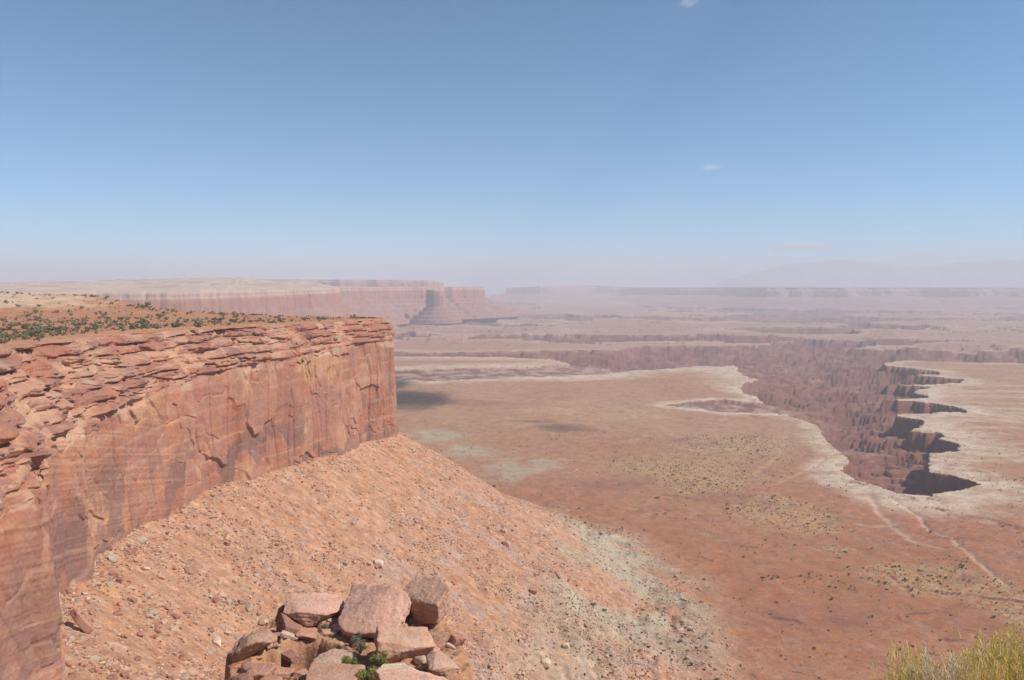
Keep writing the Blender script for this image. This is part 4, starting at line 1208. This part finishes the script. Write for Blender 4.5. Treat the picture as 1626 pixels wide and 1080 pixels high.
# ---- the rim under the viewpoint and its rabbitbrush
gx = np.arange(-10, 14, .12); gy = np.arange(-14, 6.2, .12)
X, Y = np.meshgrid(gx, gy)
ed = 4.35 + .35 * fbm(X / 1.5, X * 0, 4, 691) - .012 * X * X
Zl = -1.75 - .17 * np.maximum(Y, 0) + .12 * fbm(X / 1.2, Y / 1.2, 4, 693)
Zl = Zl - 46 * np.clip((Y - ed) / 1.4, 0, 1) ** .8
c = np.empty(X.shape + (3,), F4); c[...] = (.44, .225, .13); c = mixc(c, (.50, .31, .2), ss(0, .4, fbm(X, Y, 4, 695)))
tag(make_mesh('rim_ledge', np.stack([X, Y, Zl], -1).reshape(-1, 3), grid_faces(*X.shape), c.reshape(-1, 3), mats=[M_boulder]), kind='structure')
def translucent(m, f=.35):
    nt = m.node_tree; N = nt.nodes; L = nt.links; bs = N['Principled BSDF']
    t = N.new('ShaderNodeBsdfTranslucent'); L.new(bs.inputs['Base Color'].links[0].from_socket, t.inputs[0])
    mx = N.new('ShaderNodeMixShader'); mx.inputs[0].default_value = f; L.new(bs.outputs[0], mx.inputs[1]); L.new(t.outputs[0], mx.inputs[2])
    L.new(mx.outputs[0], N['Material Output'].inputs[0])
    return m


M_rb = leaf_mat('rabbitbrush_leaf', (.72, .55, .12), (.90, .74, .32))
M_rb2 = leaf_mat('rabbitbrush_green', (.62, .52, .12), (.84, .70, .26))
M_dry = leaf_mat('dry_straw', (.66, .54, .36), (.85, .74, .55))
M_orange = leaf_mat('rabbitbrush_ochre', (.62, .42, .08), (.80, .58, .18))
for m_ in (M_rb, M_rb2, M_dry, M_orange): translucent(m_)


def stems_mesh(ns, h, spread, seed, rad=.0016, segs=5, upright=.75):
    r_ = np.random.RandomState(seed); V_, F_, tips = [], [], []
    for i in range(ns):
        a = r_.uniform(0, 6.283); lean = spread * r_.uniform(0, 1) ** .6; L_ = h * r_.uniform(.62, 1.04) * (1 - .22 * (lean / max(spread, 1e-6)) ** 2)
        dirx, diry = math.cos(a) * lean, math.sin(a) * lean
        b0 = np.array([math.cos(a) * .04 * r_.rand(), math.sin(a) * .04 * r_.rand(), 0]); bend = r_.normal(0, .02, 2)
        pts_ = []
        for t in np.linspace(0, 1, segs):
            o_ = t ** upright
            pts_.append(b0 + np.array([dirx * o_ + bend[0] * t * t, diry * o_ + bend[1] * t * t, L_ * t]))
        base = len(V_)
        for j, p in enumerate(pts_):
            rr_ = rad * (1.25 - .85 * j / (segs - 1))
            for an in (0, 2.094, 4.189):
                V_.append(p + np.array([math.cos(an + i) * rr_, math.sin(an + i) * rr_, 0]))
        for j in range(segs - 1):
            for q in range(3):
                F_.append((base + j * 3 + q, base + j * 3 + (q + 1) % 3, base + j * 3 + 3 + (q + 1) % 3, base + j * 3 + 3 + q))
        tips.append(pts_)
    return np.array(V_), np.array(F_), np.array(tips)


def blades(tips, per, seed, ln=(.02, .05), wd=.0016, lo=.35):
    """Narrow leaves set along the stems."""
    r_ = np.random.RandomState(seed); ns, sg, _ = tips.shape
    n_ = ns * per; i_ = np.repeat(np.arange(ns), per); t_ = r_.uniform(lo, 1, n_) * (sg - 1)
    j_ = np.minimum(t_.astype(int), sg - 2); f_ = (t_ - j_)[:, None]
    p = tips[i_, j_] * (1 - f_) + tips[i_, j_ + 1] * f_
    ax = tips[i_, j_ + 1] - tips[i_, j_]; ax /= np.linalg.norm(ax, axis=1)[:, None]
    d = r_.normal(0, 1, (n_, 3)); d -= (d * ax).sum(1)[:, None] * ax; d /= np.linalg.norm(d, axis=1)[:, None]
    dr = ax * .85 + d * .5; dr /= np.linalg.norm(dr, axis=1)[:, None]
    sd = np.cross(dr, d); sd /= np.linalg.norm(sd, axis=1)[:, None]
    L_ = r_.uniform(*ln, n_)[:, None]; w = wd * r_.uniform(.7, 1.3, n_)[:, None]
    a = p; b = p + dr * L_ * .5 + sd * w; c_ = p + dr * L_; e = p + dr * L_ * .5 - sd * w + d * w * .6
    return np.stack([a, b, c_, e], 1).reshape(-1, 3), np.arange(4 * n_).reshape(-1, 4)


def heads(tips, per, seed, s=.0035):
    r_ = np.random.RandomState(seed); ns = len(tips); n_ = ns * per
    p = np.repeat(tips[:, -1], per, 0) + r_.normal(0, .008, (n_, 3)) - np.array([0, 0, .006])
    oc = np.array([(1, 0, 0), (0, 1, 0), (-1, 0, 0), (0, -1, 0), (0, 0, 1.6), (0, 0, -1)]) * s
    of = np.array([(0, 1, 4), (1, 2, 4), (2, 3, 4), (3, 0, 4), (1, 0, 5), (2, 1, 5), (3, 2, 5), (0, 3, 5)])
    V_ = (p[:, None] + oc[None] * r_.uniform(.7, 1.4, n_)[:, None, None]).reshape(-1, 3)
    return V_, (of[None] + (np.arange(n_) * 6)[:, None, None]).reshape(-1, 3)


for (px, top, Y_, wid, mleaf, mhead, ns, sd, lab, dry) in [
        (1452, 1036, 3.35, .13, M_rb2, M_rb, 230, 1, 'low yellow-green rabbitbrush clump at the left end of the row', 0),
        (1497, 1040, 3.25, .11, M_dry, M_dry, 210, 2, 'dry grey straw-coloured clump between the yellow rabbitbrushes', 1),
        (1545, 1036, 3.45, .13, M_dry, M_rb, 240, 3, 'pale straw and yellow clump in the middle of the row', 1),
        (1577, 1020, 3.7, .15, M_rb2, M_rb, 280, 4, 'yellow-green rabbitbrush standing behind the straw clump', 0),
        (1560, 1052, 3.2, .12, M_orange, M_orange, 190, 5, 'ochre rabbitbrush low at the bottom edge', 0),
        (1636, 994, 3.6, .17, M_rb2, M_rb, 340, 6, 'tallest golden rabbitbrush at the right edge of the picture', 0),
        (1612, 1046, 3.25, .13, M_orange, M_rb, 220, 7, 'golden rabbitbrush in front of the tallest one', 0)]:
    xt, yt, ztp = Q(px, top, Y_)
    gz = float(-1.75 - .17 * Y_) - .02
    h = ztp - gz
    root = bpy.data.objects.new('rabbitbrush', None); COL.objects.link(root); root.location = (xt, Y_, gz)
    tag(root, lab, 'rabbitbrush', 'rabbitbrush on the near rim')
    v, f, tips = stems_mesh(ns, h, wid, 950 + sd)
    make_mesh('stems', v, f, mats=[M_dry], parent=root)
    v, f = blades(tips, 34, 960 + sd, ln=(.025, .065), wd=.0017, lo=.25); make_mesh('foliage', v, f, smooth=False, mats=[mleaf], parent=root)
    v, f = heads(tips, 4, 970 + sd); tag(make_mesh('flower_heads', v, f, smooth=False, mats=[mhead], parent=root), kind='stuff')

# ------------------------------------------------------------------ clouds: scraps of vapour high above the haze


def cloud(loc, size, dens, seed, rot=0, scale=1.0):
    m = bpy.data.materials.new('cloud_vapour'); m.use_nodes = True
    nt = m.node_tree; N = nt.nodes; L = nt.links; N.clear()
    out = N.new('ShaderNodeOutputMaterial'); vol = N.new('ShaderNodeVolumePrincipled')
    vol.inputs['Color'].default_value = (1, 1, 1, 1); vol.inputs['Anisotropy'].default_value = .1
    tc = N.new('ShaderNodeTexCoord'); le_ = N.new('ShaderNodeVectorMath'); le_.operation = 'LENGTH'
    L.new(tc.outputs['Object'], le_.inputs[0])
    nz = N.new('ShaderNodeTexNoise'); nz.inputs['Scale'].default_value = 1.8 * scale; nz.inputs['Detail'].default_value = 5; nz.inputs['Roughness'].default_value = .6
    mp = N.new('ShaderNodeMapping'); mp.inputs['Location'].default_value = (seed * 3.7, seed * 1.9, seed * 2.3)
    L.new(tc.outputs['Object'], mp.inputs[0]); L.new(mp.outputs[0], nz.inputs['Vector'])
    su = N.new('ShaderNodeMath'); su.operation = 'SUBTRACT'; L.new(nz.outputs['Fac'], su.inputs[0])
    m1 = N.new('ShaderNodeMath'); m1.operation = 'MULTIPLY_ADD'; m1.inputs[1].default_value = .75; m1.inputs[2].default_value = -.12
    L.new(le_.outputs['Value'], m1.inputs[0]); L.new(m1.outputs[0], su.inputs[1])
    mr = N.new('ShaderNodeMapRange'); mr.inputs['From Min'].default_value = 0; mr.inputs['From Max'].default_value = .35
    mr.inputs['To Min'].default_value = 0; mr.inputs['To Max'].default_value = dens
    L.new(su.outputs[0], mr.inputs['Value']); L.new(mr.outputs[0], vol.inputs['Density']); L.new(vol.outputs[0], out.inputs['Volume'])
    v, f = ICO[3]
    o = make_mesh('cloud', v, f, mats=[m]); o.location = loc; o.scale = size; o.rotation_euler = (0, 0, rot)
    return tag(o, kind='structure')


for (px, py, Y_, w, h, dn, sd) in [(1130, 266, 30000, 560, 120, .0008, 1), (1094, 4, 26000, 420, 150, .0008, 2), (1268, 391, 60000, 3300, 420, .0006, 3), (1468, 403, 60000, 1500, 420, .0008, 4), (1440, 362, 60000, 900, 160, .0003, 5)]:
    cloud(Q(px, py, Y_), (w, w * 1.2, h), dn, sd)
for (px, py, sx, sy, sd) in [(652, 634, 150, 280, 6), (896, 679, 62, 80, 7), (850, 669, 40, 26, 9), (615, 612, 80, 260, 8)]:
    gx_, gy_ = P(px, py, ZP); t = (1500 + 330) / SUN.z
    cloud((gx_ + SUN.x * t, gy_ + SUN.y * t, 1500), (sx, sy, 90), .012 if sd in (7, 9) else .03, sd)
